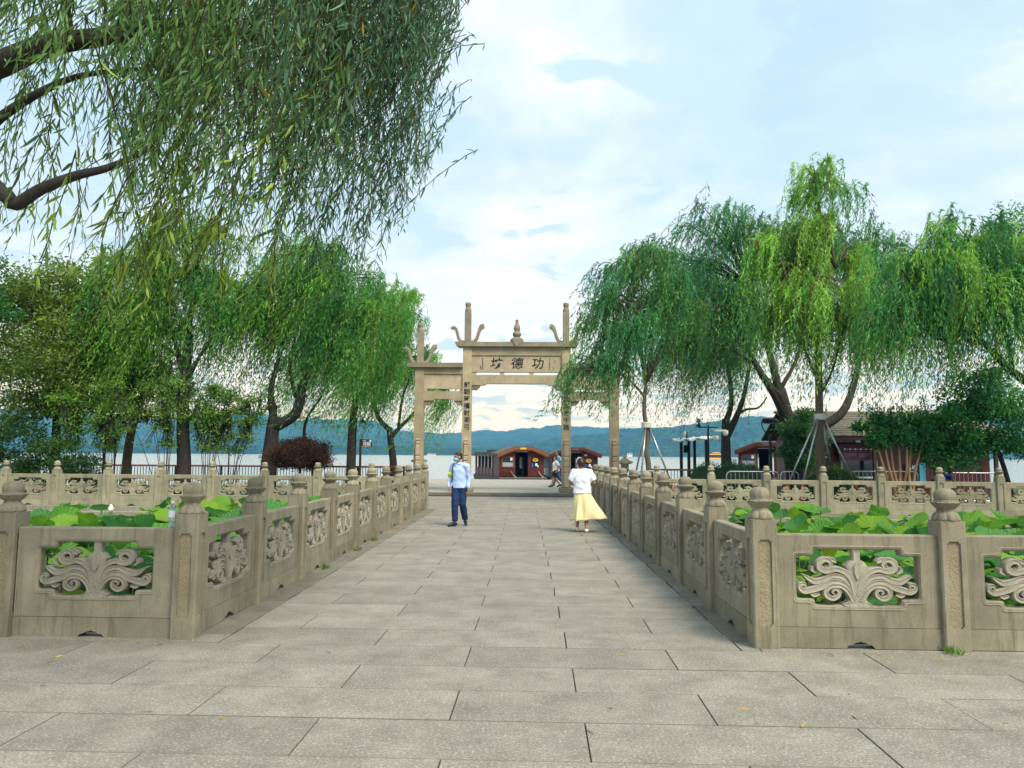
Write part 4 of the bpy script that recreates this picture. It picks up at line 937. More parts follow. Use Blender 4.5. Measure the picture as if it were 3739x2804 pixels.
# landing shelter with a white canopy
Y = 40; ls = thing('landing_shelter', 'jetty shelter of dark posts under a sagging white canopy', 'shelter', (at(2520, 1720, Y).x, Y, -.4)); X0 = at(2520, 1720, Y).x
tilt = lambda px: at(px, 1613 - (px-2455)*.085, Y).z+.4
for px, dy in ((2485, -.2), (2511, -.3), (2546, .6), (2578, -.1)):
    x = at(px, 1700, Y).x-X0; MB().box(x-.07, x+.07, dy-.07, dy+.07, 0, tilt(px)-.02).build('post', M['black'], ls)
cn = MB(); xs_ = np.linspace(at(2455, 1620, Y).x-X0, at(2592, 1610, Y).x-X0, 14); vs = []
for j in range(2):
    for i, x in enumerate(xs_):
        px = 2455+(2592-2455)*i/13; z = tilt(px)+.05+.03*math.sin(i*1.9)
        for yy, dz in ((-.6, 0), (.1, .10), (.9, 0)): vs.append((x, yy, z+dz-(.07 if j else 0)-(.06*math.sin(i*1.3) if yy != .1 else 0)))
n3 = 14*3; fs = []
for j in (0, 1):
    for i in range(13):
        for k in (0, 1): fs.append((j*n3+i*3+k, j*n3+(i+1)*3+k, j*n3+(i+1)*3+k+1, j*n3+i*3+k+1))
for i in range(13): fs += [(i*3, (i+1)*3, n3+(i+1)*3, n3+i*3), (i*3+2, (i+1)*3+2, n3+(i+1)*3+2, n3+i*3+2)]
cn.add(vs, fs); cn.build('canopy', M['white'], ls, True)
x = at(2494, 1650, Y).x-X0; MB().box(x-.03, x+.2, -.30, -.24, tilt(2490)-.62, tilt(2490)-.22).build('hanging_box', M['black'], ls)
for px, z_ in ((2482, 1600), (2504, 1578)):
    q_ = at(px, z_, Y); MB().tube([(q_.x-X0, -.2, tilt(px)), (q_.x-X0, -.2, q_.z+.4)], .05, 6).build('rear_mast', M['black'], ls); MB().ball((q_.x-X0-.1, -.25, q_.z+.3), (.08, .08, .14)).build('float', M['white'], ls, True)
for i, px in enumerate((2318, 2340)):
    p_ = at(px, 1745, 34.5); bn = thing('waste_bin', 'navy plastic bin beside the stone lantern', 'bin', (p_.x, 34.5, .12), 0, 'bins by the lantern')
    MB().add([(x*s, y*s, z) for z, s in ((0, .85), (.62, 1)) for x, y in ((-.14, -.14), (.14, -.14), (.14, .14), (-.14, .14))], [(3, 2, 1, 0), (4, 5, 6, 7), (0, 1, 5, 4), (1, 2, 6, 5), (2, 3, 7, 6), (3, 0, 4, 7)]).build('bin_body', M['navy'], bn); MB().box(-.155, .155, -.155, .155, .62, .68, 0, None, .02).build('lid', M['navy'], bn)

# ------------------------------------------------------------------ ticket house
HY = 33.0; hx0, hx1 = at(2962, 1600, HY).x, at(3640, 1600, HY).x; zr = at(3100, 1508, HY+2.6).z; ze = at(3100, 1594, HY).z
hs = thing('ticket_house', 'dark red wooden ticket house with long grey tiled roof', 'building', (hx0, HY, 0)); HL = hx1-hx0
ww = MB(); ww.box(0, 1.5, .6, .75, 0, ze-.1); ww.box(3.05, HL, .6, .75, 0, ze-.1); ww.box(1.5, 3.05, .6, .75, 0, .75); ww.box(1.5, 3.05, .6, .75, 1.95, ze-.1); ww.box(0, .15, .75, 4.6, 0, ze-.1); ww.box(HL-.15, HL, .75, 4.6, 0, ze-.1); ww.box(.15, HL-.15, 4.5, 4.6, 0, ze-.1)
for x_ in (.02, HL-.13): ww.add([(x_+d_, y_, z_) for d_ in (0, .1) for y_, z_ in ((.6, ze-.1), (4.6, ze-.1), (3.0, zr-.12))], [(0, 1, 2), (3, 5, 4), (0, 3, 4, 1), (1, 4, 5, 2), (2, 5, 3, 0)])
wl = ww.build('wall', M['wood'], hs)
for i in range(int(HL/.28)):
    x = .05+i*.28
    if not 1.4 < x < 3.1: MB().box(x, x+.27, .57, .60, .05, 1.15).build('board', M['wood'], wl)
wf = MB()
for x0, x1, z0, z1 in ((1.48, 3.07, .72, .80), (1.48, 3.07, 1.90, 1.98), (1.48, 1.56, .80, 1.90), (2.99, 3.07, .80, 1.90)): wf.box(x0, x1, .54, .62, z0, z1)
wfo = wf.build('window_frame', M['cloth_pale'], hs); MB().box(1.56, 2.99, .64, .66, .80, 1.90).build('pane', M['glass'], wfo)
# roof courses, each a row of tiles lapping the one below
nc = 11
for i in range(nc):
    v0, v1 = i/nc, (i+1)/nc+.02; y0, y1 = -.35+3.4*v0, -.35+3.4*v1; z0, z1 = ze+(zr-ze)*v0, ze+(zr-ze)*v1
    tm = MB(); nt_ = 20
    for k in range(nt_):
        xa_, xb_ = -.5+(HL+1)*k/nt_+.008, -.5+(HL+1)*(k+1)/nt_-.008; j_ = random.uniform(-.012, .012)
        tm.add([(xa_, y0+j_, z0+.03), (xb_, y0+j_, z0+.03), (xb_, y1, z1-.02), (xa_, y1, z1-.02), (xa_, y0+j_, z0+.085), (xb_, y0+j_, z0+.085), (xb_, y1, z1+.02), (xa_, y1, z1+.02)], [(3, 2, 1, 0), (4, 5, 6, 7), (0, 1, 5, 4), (1, 2, 6, 5), (2, 3, 7, 6), (3, 0, 4, 7)])
    tm.build('tile_course', M['tile'], hs)
rb = MB(); rb.add([(-.5, 3.0, zr), (HL+.5, 3.0, zr), (HL+.5, 5.3, ze), (-.5, 5.3, ze), (-.5, 3.0, zr-.1), (HL+.5, 3.0, zr-.1), (HL+.5, 5.3, ze-.1), (-.5, 5.3, ze-.1)], [(0, 1, 2, 3), (7, 6, 5, 4), (0, 4, 5, 1), (2, 6, 7, 3), (0, 3, 7, 4), (1, 5, 6, 2)]); rb.build('rear_roof', M['wood_dark'], hs)
MB().box(-.55, HL+.55, 2.85, 3.2, zr-.02, zr+.10, 0, None, .03).build('ridge', M['tile'], hs)
MB().box(-.45, HL+.45, -.30, -.22, ze-.16, ze+.02).build('eave_board', M['wood_dark'], hs)
for x in (0.02, HL*.33, HL*.66, HL-.15): MB().box(x, x+.13, -.05, .08, 0, ze-.05).build('veranda_post', M['wood_dark'], hs)
def hxp(px): return at(px, 1600, HY).x-hx0
zb0, zb1 = at(3050, 1617, HY).z, at(3050, 1585, HY).z
sb = MB().box(hxp(3035), hxp(3225), .02, .10, zb0, zb1-.02).build('fascia_sign', M['brown_sign'], hs)
letter('lettering', '西湖游船售票处', .15, M['paper'], (hxp(3095), .015, zb1-.14), sb); letter('lettering', '功德坊码头', .15, M['paper'], (hxp(3085), .015, zb0+.10), sb)
MB().box(hxp(3124), hxp(3141), .012, .018, zb0+.03, zb1-.05).build('pictogram_plate', M['steel'], sb)
za, zb_ = at(3130, 1681, HY).z, at(3130, 1621, HY).z
nb_ = MB().box(hxp(3073), hxp(3215), .30, .36, za, zb_).build('notice_board', M['burgundy'], hs)
for i in range(6):
    x = hxp(3094)+i*(hxp(3191)-hxp(3094))/5; MB().prism([(x+.045*math.cos(q_), zb_-.22+.04*math.sin(q_)) for q_ in np.linspace(0, 6.0, 7+i % 3)], .288, .297).build('pictogram', M['paper'], nb_)
    MB().box(x-.05, x+.05, .29, .297, zb_-.315, zb_-.30).build('caption', M['glass_pale'], nb_)
    if i < 5: MB().box(x+.085, x+.135, .288, .297, zb_-.23, zb_-.21).build('dash', M['paper'], nb_)
for k in range(5): MB().box(hxp(3090), hxp(3136 if k < 4 else 3110), .29, .297, zb_-.41-.035*k, zb_-.40-.035*k).build('caption', M['glass_pale'], nb_); MB().box(hxp(3146), hxp(3196-6*k), .29, .297, zb_-.41-.035*k, zb_-.40-.035*k).build('caption', M['glass_pale'], nb_)
MB().box(hxp(3320), hxp(3372), .5, .56, .35, 1.35).build('doorway', M['dark_in'], hs); MB().box(hxp(3374), hxp(3396), .48, .55, .5, 1.42).build('green_poster', M['mask'], hs)
letter('lettering', '出租', .26, M['paper'], (hxp(3345), .49, 1.2), hs)
# side lean-to roof
MB().add([(-1.1, -.2, ze-.75), (.1, -.2, ze-.35), (.1, 2.2, ze-.35), (-1.1, 2.2, ze-.75), (-1.1, -.2, ze-.83), (.1, -.2, ze-.43), (.1, 2.2, ze-.43), (-1.1, 2.2, ze-.83)], [(0, 1, 2, 3), (7, 6, 5, 4), (0, 4, 5, 1), (1, 5, 6, 2), (2, 6, 7, 3), (3, 7, 4, 0)]).build('side_canopy', M['wood_dark'], hs)
MB().box(-1.0, .0, .0, .1, ze-.95, ze-.83).build('canopy_band', M['mask'], hs)
# ------------------------------------------------------------------ trees and plants
def A(px, py, Y): return at(px, py, Y)
def G(px, Y, z=0.): p_ = at(px, 1660, Y); return Vector((p_.x, Y, z))
# slender staked willow by the gate
willow('willow_tree', 'slender staked willow whose leaves hang over the gate', [(2330, 1000, 26.6, 1.35), (2215, 1110, 26.2, .95), (2450, 1120, 27, 1.3), (2150, 1320, 26, .55), (2400, 930, 27, .8), (2290, 1220, 26.5, 1.2), (2420, 1260, 27.4, 1.2), (2125, 1370, 26, .5), (2260, 1350, 26.3, .7)],
       [G(2372, 27), A(2368, 1700, 27), A(2358, 1640, 27), A(2366, 1590, 27), A(2352, 1500, 27), A(2358, 1400, 27)], [([A(2356, 1450, 27), A(2290, 1380, 26.6), A(2230, 1360, 26.3)], .05, .02), ([A(2358, 1400, 27), A(2330, 1200, 26.8), A(2290, 1000, 26.6)], .07, .02), ([A(2358, 1400, 27), A(2390, 1250, 27.2), A(2440, 1080, 27.2)], .06, .02), ([A(2345, 1250, 27), A(2240, 1100, 26.4)], .04, .015)],
       at(2300, 1540, 27).z, n_str=1300, length=(0.84, 2.5), wind=(-.22, 0, 0), base=(.030, .115, .040), base2=(.075, .165, .035), mixl=.25, r0=.11, bark='bark_pale', llen=.16, lw=.016)
willow('willow_tree', 'bright green staked willow with a tall pointed top in front of the ticket house', [(2985, 630, 25, .50), (3000, 720, 25, .8), (2960, 860, 25, 1.15), (2880, 960, 25, 1.05), (3080, 960, 25.2, 1.1), (2990, 1120, 24.6, 1.3), (2870, 1180, 25, 1.0), (3090, 1200, 25, 1.0)],
       [G(2994, 25), A(2994, 1700, 25), A(2992, 1550, 25), A(2990, 1400, 25), A(2985, 1200, 25), A(2985, 900, 25), A(2985, 680, 25)], [([A(2990, 1450, 25), A(3040, 1350, 25), A(3080, 1200, 25)], .06, .02), ([A(2990, 1400, 25), A(2930, 1250, 25), A(2880, 1050, 25)], .06, .02), ([A(2985, 1100, 25), A(3050, 980, 25)], .05, .02)],
       at(3000, 1545, 25).z, n_str=1900, length=(0.84, 2.88), wind=(-.12, 0, 0), base=(.05, .145, .030), base2=(.115, .225, .035), mixl=.55, r0=.16, bark='bark_pale', llen=.16, lw=.016)
willow('willow_tree', 'large old willow with dark forked trunk beside the ticket house', [(2620, 850, 31, 1.55), (2530, 1000, 31, 1.4), (2740, 900, 31, 1.4), (3160, 930, 31, 1.6), (3260, 1040, 31, 1.5), (2700, 1120, 31, 1.6), (3110, 1180, 31.4, 1.5), (2600, 1180, 31, 1.5), (3240, 1250, 31, 1.2), (2900, 1000, 32, 1.6)],
       [G(2905, 30), A(2895, 1650, 30), A(2880, 1560, 30), A(2845, 1420, 30)], [([A(2875, 1530, 30), A(2830, 1440, 30), A(2760, 1330, 30.5), A(2690, 1180, 31)], .26, .07), ([A(2850, 1450, 30), A(2800, 1250, 30.4), A(2740, 1050, 31)], .2, .05), ([A(2950, 1580, 30), A(3060, 1520, 30), A(3110, 1430, 30.4), A(3150, 1250, 31), A(3180, 1050, 31)], .24, .06), ([A(2895, 1640, 30), A(2930, 1590, 30), A(2960, 1570, 30)], .26, .22), ([A(2850, 1420, 30), A(2920, 1280, 31), A(2930, 1120, 31.5)], .1, .04), ([A(2760, 1330, 30.5), A(2660, 1270, 31)], .09, .03)],
       at(3000, 1530, 30).z, n_str=2400, length=(1.16, 3.88), wind=(-.25, 0, 0), base=(.022, .095, .038), base2=(.05, .14, .035), mixl=.3, r0=.42)
willow('willow_tree', 'dark forked willow standing behind the camera mast and clipped bushes', [(2610, 1150, 36, 1.7), (2510, 1270, 36, 1.2), (2710, 1230, 36, 1.5), (2600, 1330, 36, 1.3), (2560, 1050, 36, 1.2)],
       [G(2655, 36), A(2652, 1700, 36), A(2650, 1590, 36), A(2650, 1530, 36)], [([A(2650, 1600, 36), A(2690, 1520, 36), A(2720, 1430, 36), A(2740, 1300, 36)], .2, .07), ([A(2650, 1540, 36), A(2670, 1470, 36), A(2660, 1350, 36), A(2620, 1200, 36)], .16, .06), ([A(2695, 1512, 36), A(2725, 1495, 36), A(2770, 1488, 36), A(2800, 1450, 36)], .08, .03)],
       at(2600, 1635, 36).z, n_str=1800, length=(1.37, 4.25), wind=(-.35, 0, 0), base=(.030, .11, .035), base2=(.09, .17, .025), mixl=.3, r0=.30)
willow('willow_tree', 'broad willow spreading from a thick leaning limb above the dark tree', [(3500, 930, 22.3, 1.25), (3380, 1010, 22, 1.1), (3610, 960, 22.6, 1.2), (3320, 1150, 22, .85), (3700, 1080, 22, 1.2), (3480, 1100, 21.8, 1.1), (3620, 1200, 22, 1.0)],
       [Vector((16.6, 23, 0)), Vector((16.3, 22.8, 2.2)), A(3800, 1420, 22.4)], [([A(3800, 1420, 22.4), A(3700, 1360, 22.3), A(3600, 1260, 22.2), A(3530, 1190, 22.2)], .17, .05), ([A(3600, 1260, 22.2), A(3500, 1235, 22), A(3420, 1240, 22)], .06, .03), ([A(3700, 1360, 22.3), A(3650, 1100, 22.5)], .07, .03)],
       at(3500, 1600, 22).z, n_str=2400, length=(0.95, 3.25), wind=(-.12, 0, 0), base=(.030, .12, .035), base2=(.09, .19, .03), mixl=.4, r0=.3, llen=.15, lw=.014)
# the willows across the pond on the other side
willow('willow_tree', 'dense willow with one thick upright trunk behind the pond balustrade', [(700, 900, 26, 1.4), (560, 1010, 26, 1.4), (850, 1070, 26, 1.2), (690, 1100, 25.6, 1.5), (480, 1150, 26.3, 1.2), (900, 1190, 26, 1.0), (600, 1230, 25.6, 1.2)],
       [G(672, 25.5), A(672, 1700, 25.5), A(668, 1560, 25.5), A(672, 1400, 25.5), A(690, 1250, 25.5)], [([A(672, 1420, 25.5), A(730, 1300, 25.6), A(800, 1200, 25.8)], .1, .03), ([A(672, 1400, 25.5), A(640, 1250, 25.8), A(580, 1100, 26)], .12, .04), ([A(690, 1250, 25.5), A(700, 1050, 26)], .12, .04), ([A(650, 1300, 25.6), A(540, 1220, 26)], .06, .02)],
       at(700, 1500, 25.5).z, n_str=2000, length=(1.05, 3.62), wind=(-.30, 0, 0), base=(.028, .10, .020), base2=(.075, .16, .018), mixl=.4, r0=.27)
willow('willow_tree', 'old willow with thick twin limbs beside the red maple', [(1150, 980, 27, 1.35), (1040, 1070, 26.6, 1.2), (1280, 1060, 27, 1.3), (1190, 1160, 26.4, 1.4), (990, 1160, 26.4, 1.0), (1330, 1180, 27, 1.1), (1240, 1290, 26.2, 1.1)],
       [G(978, 26), A(982, 1700, 26), A(992, 1600, 26), A(1002, 1520, 26)], [([A(1000, 1560, 26), A(1080, 1510, 26), A(1105, 1410, 26), A(1112, 1390, 26)], .22, .14), ([A(1112, 1395, 26), A(1150, 1330, 26.2), A(1215, 1270, 26.5)], .11, .05), ([A(1000, 1530, 26), A(990, 1420, 26), A(1030, 1270, 26.2)], .16, .06), ([A(1080, 1450, 26), A(1060, 1300, 26.4), A(1130, 1100, 26.8)], .08, .03), ([A(1110, 1600, 26.8), A(1120, 1530, 26.8), A(1180, 1440, 27)], .07, .03)],
       at(1200, 1560, 26).z, n_str=2100, length=(1.16, 4.00), wind=(-.38, 0, 0), base=(.028, .105, .022), base2=(.07, .17, .020), mixl=.35, r0=.34)
willow('willow_tree', 'willow with a straight single dark trunk beside the street lamp', [(1300, 1230, 33, 1.4), (1390, 1120, 33, 1.3), (1210, 1330, 33, 1.1), (1420, 1260, 33, 1.2), (1330, 1370, 33, 1.1)],
       [G(1280, 33), A(1280, 1690, 33), A(1285, 1560, 33), A(1300, 1450, 33)], [([A(1290, 1500, 33), A(1320, 1400, 33), A(1370, 1250, 33)], .14, .05), ([A(1300, 1450, 33), A(1270, 1350, 33)], .1, .04)],
       at(1300, 1640, 33).z, n_str=1350, length=(1.26, 4.12), wind=(-.42, 0, 0), base=(.032, .12, .020), base2=(.08, .19, .018), mixl=.35, r0=.22)
willow('willow_tree', 'curved willow forking low beside the gate, branches showing through its side arch', [(1480, 1090, 37, .75), (1450, 1230, 37, .9), (1420, 1370, 37, 1.1), (1500, 1330, 37, 1.0), (1600, 1450, 37, .7), (1650, 1490, 37, .5), (1500, 1180, 37, .8), (1380, 1450, 37, .8)],
       [G(1437, 37), A(1436, 1690, 37), A(1425, 1600, 37), A(1422, 1560, 37)], [([A(1422, 1570, 37), A(1385, 1530, 37), A(1368, 1480, 37), A(1370, 1440, 37), A(1400, 1350, 37)], .15, .05), ([A(1425, 1600, 37), A(1460, 1560, 37), A(1510, 1510, 37), A(1560, 1440, 37), A(1640, 1440, 37)], .13, .03), ([A(1455, 1560, 37), A(1470, 1450, 37), A(1500, 1350, 37), A(1480, 1150, 37)], .08, .03)],
       at(1400, 1660, 37).z, n_str=1240, length=(1.05, 3.25), wind=(-.40, 0, 0), base=(.035, .13, .020), base2=(.09, .20, .018), mixl=.4, r0=.22)
def C3(lst): return [(tuple(at(x, y, Y)) + (r,)) for x, y, Y, r in lst]
bushy('broadleaf_tree', 'olive green many-limbed tree at the corner of the lotus pond', 'tree', C3([(150, 1100, 26, 1.5), (330, 1010, 26.5, 1.3), (40, 1290, 26, 1.5), (400, 1230, 26.4, 1.3), (200, 1330, 25.6, 1.6), (60, 1110, 26.6, 1.2), (330, 1420, 26, 1.3), (90, 1480, 25.6, 1.2), (260, 1180, 26, 1.3)]),
      [G(205, 26), A(205, 1600, 26), A(210, 1440, 26)], [([A(210, 1440, 26), A(120, 1340, 26), A(60, 1270, 26)], .09, .03), ([A(210, 1440, 26), A(190, 1300, 26), A(150, 1150, 26)], .1, .03), ([A(210, 1440, 26), A(240, 1280, 26), A(260, 1120, 26)], .1, .03), ([A(210, 1440, 26), A(270, 1350, 26), A(350, 1240, 26)], .09, .03)], n=36000, base=(.045, .088, .014), base2=(.085, .135, .018), llen=.15, lw=.030, r0=.2)
bushy('broadleaf_tree', 'leaning brown-trunked tree behind the small weathered sign', 'tree', C3([(520, 1330, 28, 1.2), (430, 1420, 28, 1.1), (600, 1400, 28, .9), (380, 1300, 28.4, 1.2), (470, 1500, 28, .8)]),
      [G(462, 28), A(468, 1640, 28), A(500, 1500, 28), A(540, 1400, 28)], [([A(500, 1500, 28), A(450, 1420, 28), A(400, 1330, 28)], .08, .03)], n=20000, base=(.045, .082, .014), base2=(.11, .14, .016), llen=.14, lw=.026, bark='bark_pale', r0=.2)
bushy('broadleaf_tree', 'deep green tree reaching in beside the olive tree crown', 'tree', C3([(-60, 980, 24, .9), (-40, 1120, 24, .9), (-150, 1050, 24, 1.2)]), [G(-260, 24), A(-250, 1300, 24), A(-160, 1100, 24)], n=7000, base=(.02, .08, .015), llen=.13, lw=.028, r0=.18)
def shrub(px, Y, top, label, n=4200, w_=1.0, base=(.055, .12, .02)):
    g = G(px, Y); mb = []; zt = at(px, top, Y).z
    lim = []
    for i in range(9):
        a = random.gauss(0, w_*.65); b = random.gauss(0, .35); lim.append(([g+Vector((a*.08, b*.1, 0)), g+Vector((a*.45, b*.5, zt*.45)), g+Vector((a, b, zt*random.uniform(.75, 1)))], .016, .005))
    cl = [tuple(l_[0][1]*(1-q_)+l_[0][2]*q_+Vector((random.gauss(0, .12), random.gauss(0, .12), 0)))+(random.uniform(.16, .30)*(.7+.5*q_),) for l_ in lim for q_ in (.1, .35, .6, .8, 1.0, 1.12) if random.random() < .85]
    return bushy('thin_shrub', label, 'shrub', cl, [g, g+Vector((0, 0, .12)), g+Vector((0, 0, .25))], lim, n=n, base=base, base2=(base[0]*1.7, base[1]*1.5, base[2]*1.2), llen=.085, lw=.024, bark='bark', r0=.04, spread=.26, stems=True, group='thin shrubs behind the pond balustrade')
for px, Y, top, s in ((285, 25.2, 1400, 'thin-stemmed leafy shrub between the dark hedge and small weathered sign'), (400, 25, 1420, 'thin-stemmed leafy shrub rising before the small weathered sign'), (610, 24.8, 1400, 'thin-stemmed leafy shrub at the foot of the thick upright willow trunk'), (760, 25.3, 1420, 'thin-stemmed leafy shrub just past the thick upright willow trunk'), (840, 25.6, 1450, 'thin-stemmed leafy shrub between the upright willow and the twin-limbed willow')):
    shrub(px, Y, top, s)
hl = [(x, y, 24.6, .62) for x, y in ((30, 1640), (110, 1660), (190, 1650), (260, 1690), (60, 1720), (150, 1725), (230, 1735), (0, 1580), (320, 1735), (-60, 1650), (100, 1590))]
bushy('hedge', 'dark leafy hedge behind the pond balustrade corner', 'hedge', C3(hl), None, n=15000, base=(.014, .045, .014), base2=(.03, .075, .016), llen=.09, lw=.026, loc=(at(110, 1700, 24.6).x, 24.6, 0))
mp = [(1092, 1622, 24.9, .44), (1048, 1645, 24.8, .42), (1140, 1645, 24.9, .42), (1015, 1682, 24.7, .34), (1168, 1682, 24.9, .34), (1060, 1672, 24.5, .44), (1125, 1672, 24.5, .44)]
bushy('red_maple', 'low dome of dark red lace-leaf maple beside the thick willow trunk', 'tree', C3(mp), [G(1095, 24.9), A(1095, 1720, 24.9), A(1092, 1670, 24.9)], n=30000, base=(.020, .012, .010), base2=(.040, .024, .016), llen=.085, lw=.011, r0=.05, mat='leaf_dull', spread=.3, flat=.6)
cm = [(3190, 1560, 23.4, .42), (3260, 1540, 23.4, .48), (3340, 1550, 23.4, .48), (3390, 1590, 23.5, .38), (3220, 1600, 23.3, .38), (3300, 1590, 23.2, .42)]
gm = G(3290, 23.4); lm = []
for dx, top in ((-.85, 1590), (-.62, 1560), (-.35, 1580), (-.12, 1560), (.16, 1570), (.42, 1560), (.75, 1590)):
    x0 = gm.x+dx*.35; e = at(3290+dx*115, top, 23.4+random.gauss(0, .12)); lm.append(([Vector((x0, 23.4, 0)), Vector((x0+dx*.12, 23.4+random.gauss(0, .06), .75)), Vector((gm.x+dx*.62+random.gauss(0, .08), 23.4+random.gauss(0, .1), 1.35)), e], .062, .026))
bushy('crape_myrtle', 'multi-stemmed myrtle with smooth tan stems behind the far balustrade', 'tree', C3(cm), [gm, gm+Vector((0, 0, .1)), gm+Vector((0, 0, .2))], lm, n=8500, base=(.018, .085, .030), base2=(.03, .115, .03), llen=.10, lw=.028, bark='bark_tan', r0=.08, spread=.25, stems=False)
spk = bpy.data.objects[[o.name for o in bpy.data.objects if o.name.startswith('crape_myrtle')][0]]
sp_P, sp_D = [], []
for i in range(16):                                            # upright leafy shoots at the top
    b_ = at(3150+i*16+random.uniform(-8, 8), 1530, 23.4+random.gauss(0, .25)); hh = random.uniform(.3, .72)
    for k in range(46):
        a = random.random()*6.28; z = hh*k/46; sp_P.append((b_.x-gm.x+.02*math.cos(a), b_.y-gm.y+.02*math.sin(a), b_.z+z)); sp_D.append((math.cos(a), math.sin(a), .75))
sp_P, sp_D = np.array(sp_P), np.array(sp_D); k = len(sp_P)
V, F4, C = kites(sp_P, sp_D, np.full(k, .085), np.full(k, .022), tints(k, (.02, .09, .03))); so = link('top_shoots', np_mesh('top_shoots', V, F4, mats=[M['leaf']], tint=C), spk); so['kind'] = 'stuff'
dk = [(3560, 1480, 24, .95), (3450, 1560, 23.8, .8), (3620, 1570, 24, .9), (3400, 1650, 23.6, .55), (3520, 1620, 23.6, .75), (3660, 1480, 24.4, .9), (3590, 1400, 24.3, .8), (3680, 1640, 24, .55), (3480, 1680, 23.6, .45)]
bushy('broadleaf_tree', 'spreading dark green tree on a leaning propped trunk near the water', 'tree', C3(dk), [Vector(at(3700, 1660, 24)*1.0)*1 - Vector((0, 0, at(3700, 1660, 24).z)), A(3650, 1660, 24), A(3600, 1590, 24)], [([A(3600, 1600, 24), A(3500, 1640, 23.8), A(3440, 1600, 23.8)], .05, .02), ([A(3600, 1590, 24), A(3640, 1500, 24.2)], .05, .02)], n=16000, base=(.012, .070, .022), base2=(.022, .105, .022), llen=.11, lw=.032, r0=.09)
bushy('broadleaf_tree', 'airy light-leaved tree top rising behind the spreading willow', 'tree', C3([(3700, 830, 30, 1.0), (3640, 880, 30, .8), (3760, 900, 30, 1.2), (3720, 980, 30, 1.0)]), [G(3850, 30), A(3830, 1300, 30), A(3740, 950, 30)], n=6000, base=(.035, .11, .035), base2=(.06, .15, .04), llen=.14, lw=.03, r0=.2)
bushy('climbing_shrub', 'leafy shrub climbing the old willow trunk beside the ticket house roof', 'shrub', C3([(2900, 1560, 28.8, .5), (2960, 1600, 28.8, .5), (2880, 1650, 29, .45), (2950, 1680, 29, .5), (2930, 1520, 29, .4)]), None, n=7000, base=(.016, .062, .022), base2=(.03, .09, .025), llen=.11, lw=.03, loc=(G(2920, 29).x, 29, 0))
def round_bush(px, py_top, Y, r, label, base, n=9000):
    p_ = at(px, py_top, Y); zt = p_.z; root = thing('clipped_bush', label, 'bush', (p_.x, Y, 0), 0, 'clipped round bushes')
    u = unit(rng.normal(size=(n, 3))); u[:, 2] = np.abs(u[:, 2])*1.0-.25*rng.random(n); P = u*np.array([r, r, zt*.98])*rng.uniform(.93, 1.0, (n, 1)) * (1+.04*np.sin(u[:, :1]*9+u[:, 1:2]*7))
    P[:, 2] = np.maximum(P[:, 2], .03)
    V, F4, C = kites(P, u+rng.normal(0, .7, (n, 3)), np.full(n, .06), np.full(n, .018), tints(n, base, .3, .1)); cr = link('foliage', np_mesh('foliage', V, F4, mats=[M['leaf']], tint=C), root); cr['kind'] = 'stuff'
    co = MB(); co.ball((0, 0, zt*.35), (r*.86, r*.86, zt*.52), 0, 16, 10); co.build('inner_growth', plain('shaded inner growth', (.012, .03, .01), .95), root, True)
    for i in range(3): pass
round_bush(2585, 1680, 27.6, .92, 'dark clipped round bush beside the landing shelter posts', (.014, .060, .022))
round_bush(2672, 1674, 27.2, .85, 'dark clipped round bush at the foot of the forked willow', (.015, .062, .022))
round_bush(2722, 1685, 26.2, .92, 'dark clipped round bush behind the steel hoop barrier', (.013, .058, .020))
round_bush(3040, 1690, 25.6, 1.12, 'yellowish green clipped bush at the foot of the bright staked willow', (.060, .105, .015), 11000)

def tree_brace(px, tie_y, Y, feet, label):
    c = at(px, tie_y, Y); root = thing('tree_brace', label, 'tree prop', (c.x, Y, 0), 0, 'props staking the young willows')
    for fx, fy in feet:
        f = Vector((at(fx, 1700, Y+fy).x-c.x, fy, 0)); e = Vector((f.x*.06, fy*.06-.02, c.z)); d = e-f
        po = MB().tube([f+d*.30, e], .034, 8).build('pole', M['steel'], root, True); MB().tube([f, f+d*.305], .036, 8).build('red_tip', M['redtip'], po, True); MB().tube([f+d*.60, f+d*.615], .045, 8).build('collar', M['steel'], po)
    MB().lathe([(.17, c.z-.10), (.18, c.z-.09), (.18, c.z+.08), (.17, c.z+.1)], 12).build('tie_band', M['rope'], root)
tree_brace(2994, 1522, 25, [(2835, -.6), (2905, -1.1), (3055, .9), (3160, -.5)], 'four-legged steel prop staking the bright willow by the ticket house')
tree_brace(2360, 1552, 27, [(2300, .6), (2330, -.9), (2480, -.5)], 'steel tripod prop staking the slender willow by the gate')

